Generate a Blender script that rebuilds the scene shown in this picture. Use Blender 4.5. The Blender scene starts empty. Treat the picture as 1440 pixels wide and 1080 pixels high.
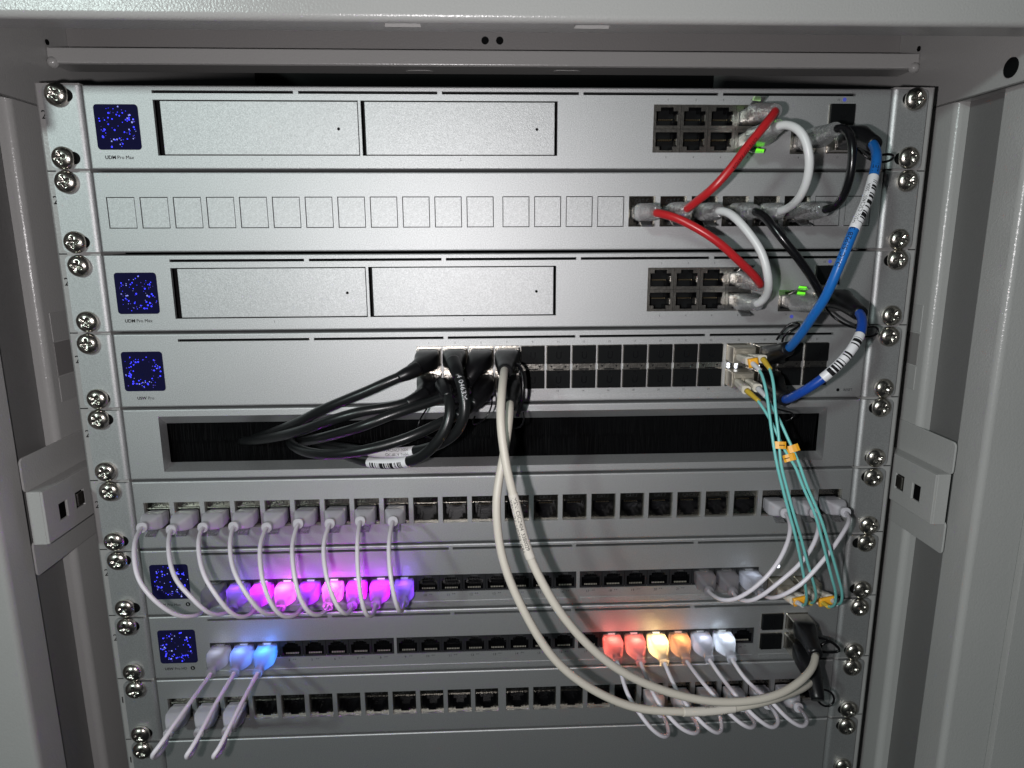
import bpy, bmesh, math, random
from mathutils import Vector, Matrix, Euler

# ------------------------------------------------------------------ camera, light, exposure
S = bpy.context.scene
COL = S.collection
CAM_LOC = Vector((-0.009680, -0.396699, -0.082697))
CAM_ROT = Euler((1.3638585, 0.0043551, -0.0439369), 'XYZ')
FPX = 960.0                                   # focal length in pixels of the 1440 wide photograph
cd = bpy.data.cameras.new('camera'); cd.sensor_width = 36.0; cd.lens = 36.0 * FPX / 1440.0
cd.clip_start = 0.01; cd.clip_end = 20.0
cam = bpy.data.objects.new('camera', cd); COL.objects.link(cam)
cam.location = CAM_LOC; cam.rotation_euler = CAM_ROT
S.camera = cam
W = bpy.data.worlds.new('World'); S.world = W; W.use_nodes = True
W.node_tree.nodes['Background'].inputs[0].default_value = (0.80, 0.90, 1.0, 1)
W.node_tree.nodes['Background'].inputs[1].default_value = 0.012
S.view_settings.view_transform = 'Standard'; S.view_settings.look = 'None'
S.view_settings.exposure = 0.0; S.view_settings.gamma = 1.0
S.cycles.use_denoising = True
S.cycles.max_bounces = 8; S.cycles.transparent_max_bounces = 24
S.cycles.caustics_reflective = False; S.cycles.caustics_refractive = False

def light(name, kind, loc, energy, color, size, aim=None):
    d = bpy.data.lights.new(name, kind); d.energy = energy; d.color = color
    if kind == 'AREA': d.shape = 'DISK'; d.size = size
    else: d.shadow_soft_size = size
    o = bpy.data.objects.new(name, d); COL.objects.link(o); o.location = loc
    if aim: o.rotation_euler = (Vector(aim) - Vector(loc)).to_track_quat('-Z', 'Y').to_euler()
    return o
# the phone's flash beside the lens, and a ceiling lamp of the room behind and to the left
light('flash_lamp', 'POINT', CAM_LOC + Vector((-0.036, 0.002, -0.010)), 3.85, (1.0, 0.955, 0.965), 0.004)
light('room_lamp', 'AREA', (-1.01, -1.60, 0.49), 11.5, (0.83, 1.0, 0.96), 0.16, (0, 0, -0.2))

# ------------------------------------------------------------------ helpers
RM = CAM_ROT.to_matrix()
def ray(px, py): return RM @ Vector(((px - 720) / FPX, (540 - py) / FPX, -1.0))
def at(px, py, y=0.0):
    d = ray(px, py); return CAM_LOC + d * ((y - CAM_LOC.y) / d.y)
U = 0.04445
MM = 0.001
def top(row): return -U * row                 # z of the top of rack unit number row (0 = uppermost)

class MB:
    def __init__(s): s.v = []; s.f = []; s.m = []; s.s = []
    def vert(s, p): s.v.append(tuple(p)); return len(s.v) - 1
    def face(s, idx, mi=0, sm=False): s.f.append(tuple(idx)); s.m.append(mi); s.s.append(sm)
    def poly(s, pts, mi=0, sm=False): s.face([s.vert(p) for p in pts], mi, sm)
    def box(s, x0, x1, y0, y1, z0, z1, mi=0):
        i = len(s.v)
        for x in (x0, x1):
            for y in (y0, y1):
                for z in (z0, z1): s.v.append((x, y, z))
        for q in ((0,1,3,2),(4,6,7,5),(0,4,5,1),(2,3,7,6),(0,2,6,4),(1,5,7,3)):
            s.face([i + k for k in q], mi)
    def plate(s, u0, u1, v0, v1, holes, w0, thk, fn=None, mi=0, wall=None, outer=True):
        """sheet with rectangular holes; fn maps (u, v, w) to x y z (default: x, z, y)"""
        fn = fn or (lambda u, v, w: (u, w, v)); wall = mi if wall is None else wall
        hs = [h for h in holes]
        us = sorted({round(a, 6) for a in [u0, u1] + [min(max(k, u0), u1) for h in hs for k in h[:2]]})
        vs = sorted({round(a, 6) for a in [v0, v1] + [min(max(k, v0), v1) for h in hs for k in h[2:]]})
        nu, nv = len(us) - 1, len(vs) - 1
        def hole(i, j):
            if i < 0 or j < 0 or i >= nu or j >= nv: return outer
            a = (us[i] + us[i+1]) / 2; b = (vs[j] + vs[j+1]) / 2
            return any(h[0] < a < h[1] and h[2] < b < h[3] for h in hs)
        idx = {}
        def V(i, j, k):
            if (i, j, k) not in idx: idx[(i, j, k)] = s.vert(fn(us[i], vs[j], w0 + (thk if k else 0)))
            return idx[(i, j, k)]
        for i in range(nu):
            for j in range(nv):
                if hole(i, j): continue
                s.face((V(i,j,0), V(i+1,j,0), V(i+1,j+1,0), V(i,j+1,0)), mi)
                for (di, dj, a, b) in ((-1,0,(i,j),(i,j+1)), (1,0,(i+1,j),(i+1,j+1)), (0,-1,(i,j),(i+1,j)), (0,1,(i,j+1),(i+1,j+1))):
                    if hole(i + di, j + dj):
                        s.face((V(*a,0), V(*b,0), V(*b,1), V(*a,1)), wall)
    def prism(s, poly, y0, y1, mi=0, fn=None, back=False):
        fn = fn or (lambda a, b, w: (a, w, b))
        A = [s.vert(fn(a, b, y0)) for a, b in poly]; B = [s.vert(fn(a, b, y1)) for a, b in poly]
        s.face(A, mi)
        if back: s.face(B[::-1], mi)
        n = len(A)
        for i in range(n): s.face((A[i], A[(i+1) % n], B[(i+1) % n], B[i]), mi)
    def sweep(s, P, size, n=10, ex=2.0, mi=0, caps=True, up=(0, 0, 1), mfun=None, rot=0.0):
        """tube of superellipse section along P; size is a radius, (a, b) or a list of those"""
        N = len(P)
        def sz(i):
            q = size[i] if isinstance(size, list) else size
            return q if isinstance(q, tuple) else (q, q)
        T = [(P[min(i+1, N-1)] - P[max(i-1, 0)]).normalized() for i in range(N)]
        b = Vector(up); 
        if abs(b.dot(T[0])) > 0.98: b = Vector((1, 0, 0))
        rings = []
        for i in range(N):
            b = (b - T[i] * b.dot(T[i])).normalized(); a = T[i].cross(b)
            e = ex[i] if isinstance(ex, list) else ex
            sa, sb = sz(i); r = []
            for k in range(n):
                t = 2 * math.pi * (k + 0.5) / n + rot
                c, d = math.cos(t), math.sin(t)
                u = math.copysign(abs(c) ** (2 / e), c) * sa; w = math.copysign(abs(d) ** (2 / e), d) * sb
                r.append(s.vert(P[i] + a * u + b * w))
            rings.append(r)
        for i in range(N - 1):
            for k in range(n):
                m = mfun(i, k) if mfun else mi
                s.face((rings[i][k], rings[i][(k+1) % n], rings[i+1][(k+1) % n], rings[i+1][k]), m, True)
        if caps:
            s.face(rings[0][::-1], mi); s.face(rings[-1], mi)
    def lathe(s, prof, n=24, c=(0, 0, 0), mi=0, sm=True):
        """profile (radius, y) turned round the y axis"""
        rings = []
        for r, y in prof:
            if r < 1e-7: rings.append([s.vert((c[0], c[1] + y, c[2]))])
            else: rings.append([s.vert((c[0] + r * math.cos(2*math.pi*k/n), c[1] + y, c[2] + r * math.sin(2*math.pi*k/n))) for k in range(n)])
        for A, B in zip(rings, rings[1:]):
            for k in range(n):
                q = [A[k % len(A)], A[(k+1) % len(A)], B[(k+1) % len(B)], B[k % len(B)]]
                q = list(dict.fromkeys(q))
                if len(q) > 2: s.face(q, mi, sm)
    def mesh(s, name, mats, recalc=True):
        me = bpy.data.meshes.new(name); me.from_pydata(s.v, [], s.f)
        for m in (mats if isinstance(mats, (list, tuple)) else [mats]): me.materials.append(m)
        me.polygons.foreach_set('material_index', s.m); me.polygons.foreach_set('use_smooth', s.s)
        if recalc:
            b = bmesh.new(); b.from_mesh(me); bmesh.ops.recalc_face_normals(b, faces=b.faces); b.to_mesh(me); b.free()
        me.update(); return me

WL = {}                                        # world location of every object built
def part(name, me, parent=None, loc=(0, 0, 0), rot=None, bevel=None, label=None):
    o = bpy.data.objects.new(name, me); COL.objects.link(o)
    loc = Vector(loc); WL[o] = loc
    if parent is not None: o.parent = parent; o.location = loc - WL[parent]
    else: o.location = loc
    if rot: o.rotation_euler = rot
    if bevel:
        b = o.modifiers.new('bevel', 'BEVEL'); b.width = bevel; b.segments = 3; b.limit_method = 'ANGLE'; b.harden_normals = False
    if label: o['label'] = label
    return o
def thing(name, label, cat, loc=(0, 0, 0), group=None):
    o = bpy.data.objects.new(name, None); COL.objects.link(o); o.empty_display_size = 0.01
    o.location = loc; WL[o] = Vector(loc); o['label'] = label; o['category'] = cat
    if group: o['group'] = group
    return o
def tag(o, label, cat, group=None):
    o['label'] = label; o['category'] = cat
    if group: o['group'] = group
    return o

def rrect(x0, x1, z0, z1, r, n=5):
    P = []
    for cx, cz, a in ((x1 - r, z1 - r, 0), (x0 + r, z1 - r, 90), (x0 + r, z0 + r, 180), (x1 - r, z0 + r, 270)):
        for k in range(n + 1):
            t = math.radians(a + 90 * k / n); P.append((cx + r * math.cos(t), cz + r * math.sin(t)))
    return P
def stadium(cx, cz, L, h, n=6): return rrect(cx - L/2, cx + L/2, cz - h/2, cz + h/2, h/2 - 1e-6, n)
def disc(cx, cz, r, n=14): return [(cx + r*math.cos(2*math.pi*k/n), cz + r*math.sin(2*math.pi*k/n)) for k in range(n)]

def spline(P, step=0.0022):
    P = [Vector(p) for p in P]
    Q = [P[0] * 2 - P[1]] + P + [P[-1] * 2 - P[-2]]
    out = []
    for i in range(1, len(Q) - 2):
        a, b, c, d = Q[i-1], Q[i], Q[i+1], Q[i+2]
        n = max(2, int((c - b).length / step))
        for k in range(n):
            t = k / n
            out.append(0.5 * ((2*b) + (c - a)*t + (2*a - 5*b + 4*c - d)*t*t + (3*b - a - 3*c + d)*t**3))
    out.append(P[-1])
    for _ in range(3):                          # gentle smoothing of hand-read points
        out = [out[0]] + [(out[i-1] + out[i]*2 + out[i+1]) / 4 for i in range(1, len(out)-1)] + [out[-1]]
    return out

_tc = {}
def tmesh(body, size, bold=0.0):
    k = (body, size, bold)
    if k not in _tc:
        c = bpy.data.curves.new('lettering', 'FONT'); c.body = body; c.size = size; c.offset = bold; c.resolution_u = 3
        o = bpy.data.objects.new('lettering', c); me = bpy.data.meshes.new_from_object(o)
        _tc[k] = ([tuple(v.co) for v in me.vertices], [tuple(p.vertices) for p in me.polygons])
        bpy.data.objects.remove(o); bpy.data.curves.remove(c); bpy.data.meshes.remove(me)
    return _tc[k]
def text(mb, body, x, z, size, y=-0.00012, align='C', bold=0.0, mi=0, fn=None):
    V, F = tmesh(body, size, bold)
    if not V: return 0
    w0 = min(v[0] for v in V); w1 = max(v[0] for v in V)
    dx = x - {'C': (w0 + w1)/2, 'L': w0, 'R': w1}[align]
    i = len(mb.v); fn = fn or (lambda a, b: (a, y, b))
    for v in V: mb.v.append(fn(v[0] + dx, v[1] + z))
    for f in F: mb.face([i + k for k in f], mi)
    return w1 - w0

# ------------------------------------------------------------------ materials
def mat(name, col, rough=0.5, metal=0.0, bump=None, speck=None, spec=0.5, emit=None, coat=0.0, sub=0.0):
    m = bpy.data.materials.new(name); m.use_nodes = True; nt = m.node_tree; b = nt.nodes['Principled BSDF']
    b.inputs['Base Color'].default_value = (*col, 1); b.inputs['Roughness'].default_value = rough
    b.inputs['Metallic'].default_value = metal; b.inputs['Specular IOR Level'].default_value = spec
    b.inputs['Coat Weight'].default_value = coat
    if sub: b.inputs['Subsurface Weight'].default_value = sub; b.inputs['Subsurface Scale'].default_value = 0.002
    if emit: b.inputs['Emission Color'].default_value = (*emit[0], 1); b.inputs['Emission Strength'].default_value = emit[1]
    if bump or speck:
        tc = nt.nodes.new('ShaderNodeTexCoord')
        def noise(sc, det=2.0):
            n = nt.nodes.new('ShaderNodeTexNoise'); n.inputs['Scale'].default_value = sc; n.inputs['Detail'].default_value = det
            nt.links.new(tc.outputs['Object'], n.inputs['Vector']); return n
        if bump:
            n = noise(bump[0]); bp = nt.nodes.new('ShaderNodeBump')
            bp.inputs['Strength'].default_value = bump[1]; bp.inputs['Distance'].default_value = bump[2]
            nt.links.new(n.outputs['Fac'], bp.inputs['Height']); nt.links.new(bp.outputs['Normal'], b.inputs['Normal'])
        if speck:                                # fine flakes and slow blotches, as a factor on the base colour
            n1 = noise(speck[0], 3.0); n2 = noise(speck[2], 3.0)
            r1 = nt.nodes.new('ShaderNodeMapRange'); r1.inputs[1].default_value = 0.3; r1.inputs[2].default_value = 0.7
            r1.inputs[3].default_value = 1 - speck[1]; r1.inputs[4].default_value = 1 + speck[1]
            r2 = nt.nodes.new('ShaderNodeMapRange'); r2.inputs[1].default_value = 0.3; r2.inputs[2].default_value = 0.7
            r2.inputs[3].default_value = 1 - speck[3]; r2.inputs[4].default_value = 1 + speck[3]
            nt.links.new(n1.outputs['Fac'], r1.inputs[0]); nt.links.new(n2.outputs['Fac'], r2.inputs[0])
            mu = nt.nodes.new('ShaderNodeMath'); mu.operation = 'MULTIPLY'
            nt.links.new(r1.outputs[0], mu.inputs[0]); nt.links.new(r2.outputs[0], mu.inputs[1])
            vm = nt.nodes.new('ShaderNodeVectorMath'); vm.operation = 'SCALE'; vm.inputs[0].default_value = col
            nt.links.new(mu.outputs[0], vm.inputs['Scale']); nt.links.new(vm.outputs[0], b.inputs['Base Color'])
    return m
def glow(name, col, strength):
    m = bpy.data.materials.new(name); m.use_nodes = True; nt = m.node_tree; nt.nodes.clear()
    e = nt.nodes.new('ShaderNodeEmission'); e.inputs[0].default_value = (*col, 1); e.inputs[1].default_value = strength
    o = nt.nodes.new('ShaderNodeOutputMaterial'); nt.links.new(e.outputs[0], o.inputs[0]); return m
def plastic(name, col, clear, trans, rough, bump=None, fres=1.45):
    """see-through moulding: clear share, translucent share, the rest diffuse, with a gloss on top"""
    m = bpy.data.materials.new(name); m.use_nodes = True; nt = m.node_tree; nt.nodes.clear(); N = nt.nodes.new; L = nt.links.new
    tr = N('ShaderNodeBsdfTransparent'); tr.inputs[0].default_value = (0.93, 0.93, 0.94, 1)
    tl = N('ShaderNodeBsdfTranslucent'); tl.inputs[0].default_value = (*col, 1)
    df = N('ShaderNodeBsdfDiffuse'); df.inputs[0].default_value = (*col, 1)
    gl = N('ShaderNodeBsdfGlossy'); gl.inputs['Roughness'].default_value = rough
    m1 = N('ShaderNodeMixShader'); m1.inputs[0].default_value = trans; L(df.outputs[0], m1.inputs[1]); L(tl.outputs[0], m1.inputs[2])
    m2 = N('ShaderNodeMixShader'); m2.inputs[0].default_value = clear; L(m1.outputs[0], m2.inputs[1]); L(tr.outputs[0], m2.inputs[2])
    fr = N('ShaderNodeFresnel'); fr.inputs[0].default_value = fres
    m3 = N('ShaderNodeMixShader'); L(fr.outputs[0], m3.inputs[0]); L(m2.outputs[0], m3.inputs[1]); L(gl.outputs[0], m3.inputs[2])
    if bump:
        tc = N('ShaderNodeTexCoord'); n = N('ShaderNodeTexNoise'); n.inputs['Scale'].default_value = bump[0]
        L(tc.outputs['Object'], n.inputs['Vector']); bp = N('ShaderNodeBump'); bp.inputs['Strength'].default_value = bump[1]; bp.inputs['Distance'].default_value = bump[2]
        L(n.outputs['Fac'], bp.inputs['Height']); L(bp.outputs[0], gl.inputs['Normal']); L(bp.outputs[0], fr.inputs['Normal'])
    o = N('ShaderNodeOutputMaterial'); L(m3.outputs[0], o.inputs[0]); return m

SILVER = mat('silver_paint', (0.53, 0.535, 0.54), 0.57, 0.94, bump=(2200, 0.35, 0.0003), speck=(1700, 0.15, 9, 0.03))
SILVER2 = mat('silver_paint_trim', (0.58, 0.585, 0.59), 0.55, 0.92, speck=(1900, 0.12, 9, 0.03))
EARM = mat('silver_ear', (0.53, 0.535, 0.54), 0.55, 0.92, bump=(2300, 0.35, 0.0003), speck=(1700, 0.14, 14, 0.05))
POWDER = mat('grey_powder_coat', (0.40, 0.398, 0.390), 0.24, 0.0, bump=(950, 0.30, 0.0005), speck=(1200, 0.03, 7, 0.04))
PANELG = mat('grey_panel_dark', (0.15, 0.148, 0.146), 0.5, 0.0, bump=(900, 0.25, 0.0006), speck=(1200, 0.03, 6, 0.06))  # darker grey than the frame's powder coat
REARP = mat('grey_rear_paint', (0.24, 0.232, 0.228), 0.45, 0.0, bump=(900, 0.25, 0.0006), speck=(1200, 0.03, 6, 0.06))
RAILM = mat('grey_rail_paint', (0.37, 0.365, 0.36), 0.40, 0.1, bump=(900, 0.3, 0.0005), speck=(1200, 0.03, 12, 0.05))
DARK = mat('chassis_and_shade_black', (0.004, 0.004, 0.0045), 0.6, spec=0.15)  # black of chassis bodies, also the shade put into backing sheets
SLOTM = mat('slot_shadow_black', (0.004, 0.0042, 0.0045), 0.7, spec=0.08)
BLACKP = mat('black_plastic', (0.0045, 0.005, 0.0055), 0.55, spec=0.12, bump=(1500, 0.15, 0.0002))
BLACKG = mat('black_plastic_gloss', (0.005, 0.005, 0.006), 0.25, spec=0.35)
RUBBER = mat('black_rubber_boot', (0.006, 0.006, 0.007), 0.36, spec=0.4, bump=(600, 0.1, 0.0004))
CHROME = mat('nickel_plated_steel', (0.48, 0.455, 0.41), 0.26, 1.0, bump=(500, 0.25, 0.0005))
STEEL = mat('tinned_steel', (0.56, 0.53, 0.48), 0.27, 1.0, bump=(420, 0.25, 0.0006))
CAST = mat('zinc_casting', (0.30, 0.28, 0.24), 0.17, 1.0, bump=(900, 0.35, 0.0005))
SFPM = mat('nickel_module', (0.62, 0.57, 0.48), 0.36, 0.85, bump=(800, 0.2, 0.0004))
GOLD = mat('gold_contacts', (0.85, 0.68, 0.42), 0.30, 1.0)
SCREEN = mat('dark_screen_glass', (0.006, 0.007, 0.02), 0.06, spec=0.12, emit=((0.07, 0.055, 0.45), 0.034))
DOTB = glow('screen_dot_blue', (0.045, 0.05, 1.0), 2.0)
DOTV = glow('screen_dot_violet', (0.16, 0.12, 0.9), 0.6)
DOTW = glow('screen_dot_pale', (0.34, 0.38, 1.0), 1.0)
INK = mat('dark_print', (0.012, 0.012, 0.013), 0.7, spec=0.1)
INKG = mat('grey_print', (0.035, 0.035, 0.037), 0.7, spec=0.1)
INKW = mat('pale_print', (0.55, 0.55, 0.57), 0.6)
INKB = mat('blue_print', (0.10, 0.12, 0.62), 0.5)
RED = mat('red_jacket', (0.46, 0.018, 0.022), 0.33)
WHITEJ = mat('white_jacket', (0.66, 0.67, 0.67), 0.36)
BLACKJ = mat('black_jacket', (0.006, 0.006, 0.007), 0.24)
BLACKD = mat('black_cable_jacket', (0.009, 0.010, 0.0105), 0.32, bump=(500, 0.08, 0.0005))
BLUE1 = mat('bright_blue_jacket', (0.010, 0.125, 0.43), 0.34)
BLUE2 = mat('deep_blue_jacket', (0.009, 0.06, 0.34), 0.34)
BEIGE = mat('beige_jacket', (0.60, 0.56, 0.49), 0.48, bump=(300, 0.05, 0.0006))
LILAC = mat('lilac_white_jacket', (0.74, 0.70, 0.76), 0.40)
AQUA = mat('aqua_jacket', (0.19, 0.58, 0.55), 0.38)
YELLOW = mat('yellow_boot', (0.55, 0.38, 0.04), 0.4)
ORANGE = mat('orange_clip', (0.85, 0.40, 0.025), 0.38)
LCWHITE = mat('ivory_connector', (0.66, 0.62, 0.54), 0.36)
LABELW = mat('white_label', (0.72, 0.72, 0.74), 0.42)
LABELB = mat('beige_label', (0.66, 0.62, 0.56), 0.36)
def glassy(name):
    m = bpy.data.materials.new(name); m.use_nodes = True; nt = m.node_tree; nt.nodes.clear(); N = nt.nodes.new; L = nt.links.new
    g = N('ShaderNodeBsdfGlass'); g.inputs['IOR'].default_value = 1.42; g.inputs['Roughness'].default_value = 0.0
    d = N('ShaderNodeBsdfDiffuse'); d.inputs[0].default_value = (0.90, 0.90, 0.91, 1)
    t = N('ShaderNodeBsdfTransparent'); t.inputs[0].default_value = (0.95, 0.95, 0.95, 1)
    m1 = N('ShaderNodeMixShader'); m1.inputs[0].default_value = 0.38; L(g.outputs[0], m1.inputs[1]); L(t.outputs[0], m1.inputs[2])
    m2 = N('ShaderNodeMixShader'); m2.inputs[0].default_value = 0.20; L(m1.outputs[0], m2.inputs[1]); L(d.outputs[0], m2.inputs[2])
    gl = N('ShaderNodeBsdfGlossy'); gl.inputs['Roughness'].default_value = 0.13
    tc = N('ShaderNodeTexCoord'); n = N('ShaderNodeTexNoise'); n.inputs['Scale'].default_value = 800
    L(tc.outputs['Object'], n.inputs['Vector']); bp = N('ShaderNodeBump'); bp.inputs['Strength'].default_value = 0.8; bp.inputs['Distance'].default_value = 0.0006
    L(n.outputs['Fac'], bp.inputs['Height']); L(bp.outputs[0], gl.inputs['Normal']); pass
    m3 = N('ShaderNodeMixShader'); m3.inputs[0].default_value = 0.30; L(m2.outputs[0], m3.inputs[1]); L(gl.outputs[0], m3.inputs[2])
    o = N('ShaderNodeOutputMaterial'); L(m3.outputs[0], o.inputs[0]); return m
CLEAR = glassy('clear_plug')
CLEARH = plastic('clear_plug_head', (0.82, 0.82, 0.84), 0.72, 0.5, 0.08, bump=(500, 0.5, 0.001))
FROST = plastic('frosted_plug', (0.86, 0.84, 0.90), 0.13, 0.34, 0.22)
FROSTL = plastic('frosted_plug_glow_copy', (0.86, 0.84, 0.90), 0.24, 0.78, 0.22)  # same plug plastic, more see-through so the port glow colours it
LEDG = glow('green_port_light', (0.20, 1.0, 0.04), 1.0)
LEDW = glow('white_port_light', (0.85, 0.9, 1.0), 2.2)
BRISTLE = mat('black_bristle', (0.0025, 0.0025, 0.003), 0.7, spec=0.05)

# ------------------------------------------------------------------ the cabinet
cab = thing('server_cabinet', 'light grey powder coated server cabinet frame holding all the rack units', 'cabinet', (0, 0.0, -0.5))
def cabbox(name, boxes, m, bevel=0.0015, parent=None, label=None):
    b = MB()
    for q in boxes: b.box(*q)
    return part(name, b.mesh(name, m), parent or cab, bevel=bevel, label=label)
# top front frame: face, underside with long slots, back lip
b = MB()
prof = [(-0.0600, 0.20), (-0.0600, 0.0177)] + [(-0.0570 - 0.0030*math.cos(t), 0.0177 - 0.0030*math.sin(t)) for t in [k*math.pi/16 for k in range(1, 9)]]
A = [[b.vert((x, y, z)) for y, z in prof] for x in (-0.42, 0.42)]
for i in range(len(prof) - 1): b.face((A[0][i], A[0][i+1], A[1][i+1], A[1][i]), 0, i > 0)
b.plate(-0.42, 0.42, -0.0570, -0.0435, [(-0.0530, -0.0364, -0.0556, -0.0504), (0.0349, 0.0515, -0.0554, -0.0502)], 0.0147, 0.0016, fn=lambda u, v, w: (u, v, w))
b.box(-0.42, 0.42, -0.0452, -0.0435, 0.0164, 0.06)
tf = part('top_frame', b.mesh('top_frame', POWDER, False), cab)
for cx, cy in ((-0.0447, -0.0530), (0.0432, -0.0528)):
    q = MB(); q.plate(cx - 0.0086, cx + 0.0086, cy - 0.0030, cy + 0.0030, [], 0.0172, 0.001, fn=lambda u, v, w: (u, v, w))
    part('slot_back', q.mesh('slot_back', POWDER), tf)
# rear upper panel with two holes
b = MB(); b.plate(-0.2650, 0.2650, 0.0300, 0.12, [], 0.0735, 0.002)
rp = part('rear_panel', b.mesh('rear_panel', REARP), cab)
for cx in (-0.0056, 0.0037):
    q = MB(); q.prism(disc(cx, 0.0420, 0.0024), 0.0733, 0.0736); part('hole', q.mesh('hole', SLOTM), rp)
# cross beam: face, underside with slots, welds at both ends
b = MB()
b.box(-0.2650, 0.2650, 0.0500, 0.0520, 0.0216, 0.0304)
b.box(-0.2650, 0.2650, 0.0520, 0.0725, 0.0216, 0.0232)
cb = part('cross_beam', b.mesh('cross_beam', POWDER), cab, bevel=0.0008)
for px, py in ((590, 101), (797, 101)):
    d = ray(px, py); p = CAM_LOC + d * ((0.0215 - CAM_LOC.z) / d.z)
    q = MB(); q.prism(stadium(p.x, p.y, 0.017, 0.006), 0.0214, 0.0216, fn=lambda a, c, w: (a, c, w))
    part('slot', q.mesh('slot', RAILM), cb)
for s in (-1, 1):
    q = MB(); q.lathe([(0, -0.0022), (0.0018, -0.0017), (0.0030, -0.0004), (0.0034, 0.0014)], 14, (s * 0.2625, 0.0500, 0.0222))
    part('weld', q.mesh('weld', POWDER), cb)
for s in (-1, 1):
    # upper side member
    b = MB(); b.plate(-0.058, 0.45, -0.0052, 0.12, [], 0, 0.002, fn=lambda u, v, w: (s * (0.2652 + w), u, v))
    b.box(*sorted((s * 0.2652, s * 0.30)), -0.058, 0.45, -0.0052, -0.0036)
    sm = part('side_member', b.mesh('side_member', POWDER), cab, bevel=0.0008)
    q = MB(); q.prism(disc(-0.0296, 0.0037, 0.0050, 20), 0, 0.0012, fn=lambda u, v, w: (s * (0.2646 + w), u, v))
    part('hole_plug', q.mesh('hole_plug', BLACKP), sm)
    q = MB(); q.prism(disc(0.052, 0.0335, 0.0016, 10), 0, 0.001, fn=lambda u, v, w: (s * (0.2646 + w), u, v))
    part('hole', q.mesh('hole', SLOTM), sm)
    # corner post: inner face, rounded corner, front face, groove and outer frame
    b = MB()
    prof = [(0.3000, -0.0200), (0.2712, -0.0200)]
    prof += [(0.2712 - 0.0012*math.sin(t), -0.0212 + 0.0012*math.cos(t)) for t in (math.pi/4, math.pi/2)]
    prof += [(0.2735 - 0.0035*math.cos(t), -0.0392 - 0.0035*math.sin(t)) for t in [k*math.pi/12 for k in range(7)]]
    prof += [(0.2985, -0.0427), (0.2990, -0.0405), (0.3004, -0.0405), (0.3010, -0.0450), (0.40, -0.0450)]
    A = [[b.vert((s * x, y, z)) for x, y in prof] for z in (0.02, -0.62)]
    for i in range(len(prof) - 1): b.face((A[0][i], A[0][i+1], A[1][i+1], A[1][i]), 0, 3 < i < 10)
    part('corner_post', b.mesh('corner_post', POWDER, False), cab)
    # side panel and the inner channel behind the rail
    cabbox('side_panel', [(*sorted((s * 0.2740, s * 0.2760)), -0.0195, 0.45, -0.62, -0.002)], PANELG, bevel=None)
    zs = (-0.1230, -0.1410, -0.1620, -0.1780)
    prof = [(0.2739, 0.0108)] + [(0.2702 - 0.0040*math.sin(t), 0.0148 - 0.0040*math.cos(t)) for t in [k*math.pi/12 for k in range(0, 7)]] + [(0.2662, 0.11)]
    b = MB(); A = [[b.vert((s * x, y, z)) for x, y in prof] for z in (-0.004, -0.62)]
    for i in range(len(prof) - 1): b.face((A[0][i], A[0][i+1], A[1][i+1], A[1][i]), 0, i > 0)
    ch = part('inner_channel', b.mesh('inner_channel', POWDER, False), cab)
    for k in range(3):
        q = MB(); q.box(*sorted((s * 0.2659, s * 0.2666)), 0.0195, 0.060, zs[k+1] + 0.0004, zs[k] - 0.0004)
        part('tab', q.mesh('tab', REARP if k == 1 else POWDER), ch, bevel=0.0003)
    # mounting rail
    b = MB()
    prof = [(0.2230, 0.030), (0.2230, 0.0026), (0.2456, 0.0026)]
    prof += [(0.2456 + 0.0014*math.sin(t), 0.0040 - 0.0014*math.cos(t)) for t in [k*math.pi/8 for k in range(1, 5)]] + [(0.2470, 0.055), (0.2450, 0.055)]
    A = [[b.vert((s * x, y, z)) for x, y in prof] for z in (0.0006, -0.62)]
    for i in range(len(prof) - 1): b.face((A[0][i], A[0][i+1], A[1][i+1], A[1][i]), 0, 1 < i < 7)
    b.face(A[0], 0)
    rail = part('mounting_rail', b.mesh('mounting_rail', RAILM, False), cab)
    q = MB()
    for r in range(1, 12):
        q.poly([(s * 0.2412, 0.00235, top(r) - 0.0003), (s * 0.2457, 0.00235, top(r) - 0.0003), (s * 0.2457, 0.00235, top(r) + 0.0003), (s * 0.2412, 0.00235, top(r) + 0.0003)])
    if s < 0:
        for r in range(0, 11): text(q, str(27 - r), -0.24470, top(r) - 0.0175, 0.0064, 0.0023, 'L')
    part('unit_marks', q.mesh('unit_marks', INK, False), rail)
    # bracket between post and rail: two flanges, a raised box with square holes
    b = MB()
    fx = lambda u, v, w: (s * (0.2685 - w), u, v)
    b.prism(rrect(-0.0270, 0.12, -0.2190, -0.1990, 0.003, 4), 0, 0.0012, fn=lambda u, v, w: (s * (0.2658 - 0.0012 + w), u, v), back=True)
    b.prism(rrect(-0.0270, 0.12, -0.2690, -0.2485, 0.0025, 4), 0, 0.0012, fn=lambda u, v, w: (s * (0.2658 - 0.0012 + w), u, v), back=True)
    def hp(px, py):
        d = ray(px, py); return CAM_LOC + d * ((0.2555 - CAM_LOC.x) / d.x)
    h = []
    for (p0, p1) in (((1283, 682), (1293, 697)), ((1260, 668), (1270, 684))):
        a, c = hp(*p0), hp(*p1); h.append((min(a.y, c.y), max(a.y, c.y), a.z - 0.0085, a.z + 0.0015))
    b.plate(-0.0266, 0.12, -0.2495, -0.2185, h, 0.2555, 0.0013, fn=lambda u, v, w: (s * w, u, v))
    b.box(*sorted((s * 0.2568, s * 0.2645)), -0.0268, -0.0255, -0.2497, -0.2183)
    b.box(*sorted((s * 0.2568, s * 0.2645)), -0.0255, 0.12, -0.2197, -0.2184)
    b.box(*sorted((s * 0.2568, s * 0.2645)), -0.0255, 0.12, -0.2496, -0.2483)
    br = part('side_bracket', b.mesh('side_bracket', POWDER), cab, bevel=0.0007)
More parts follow.
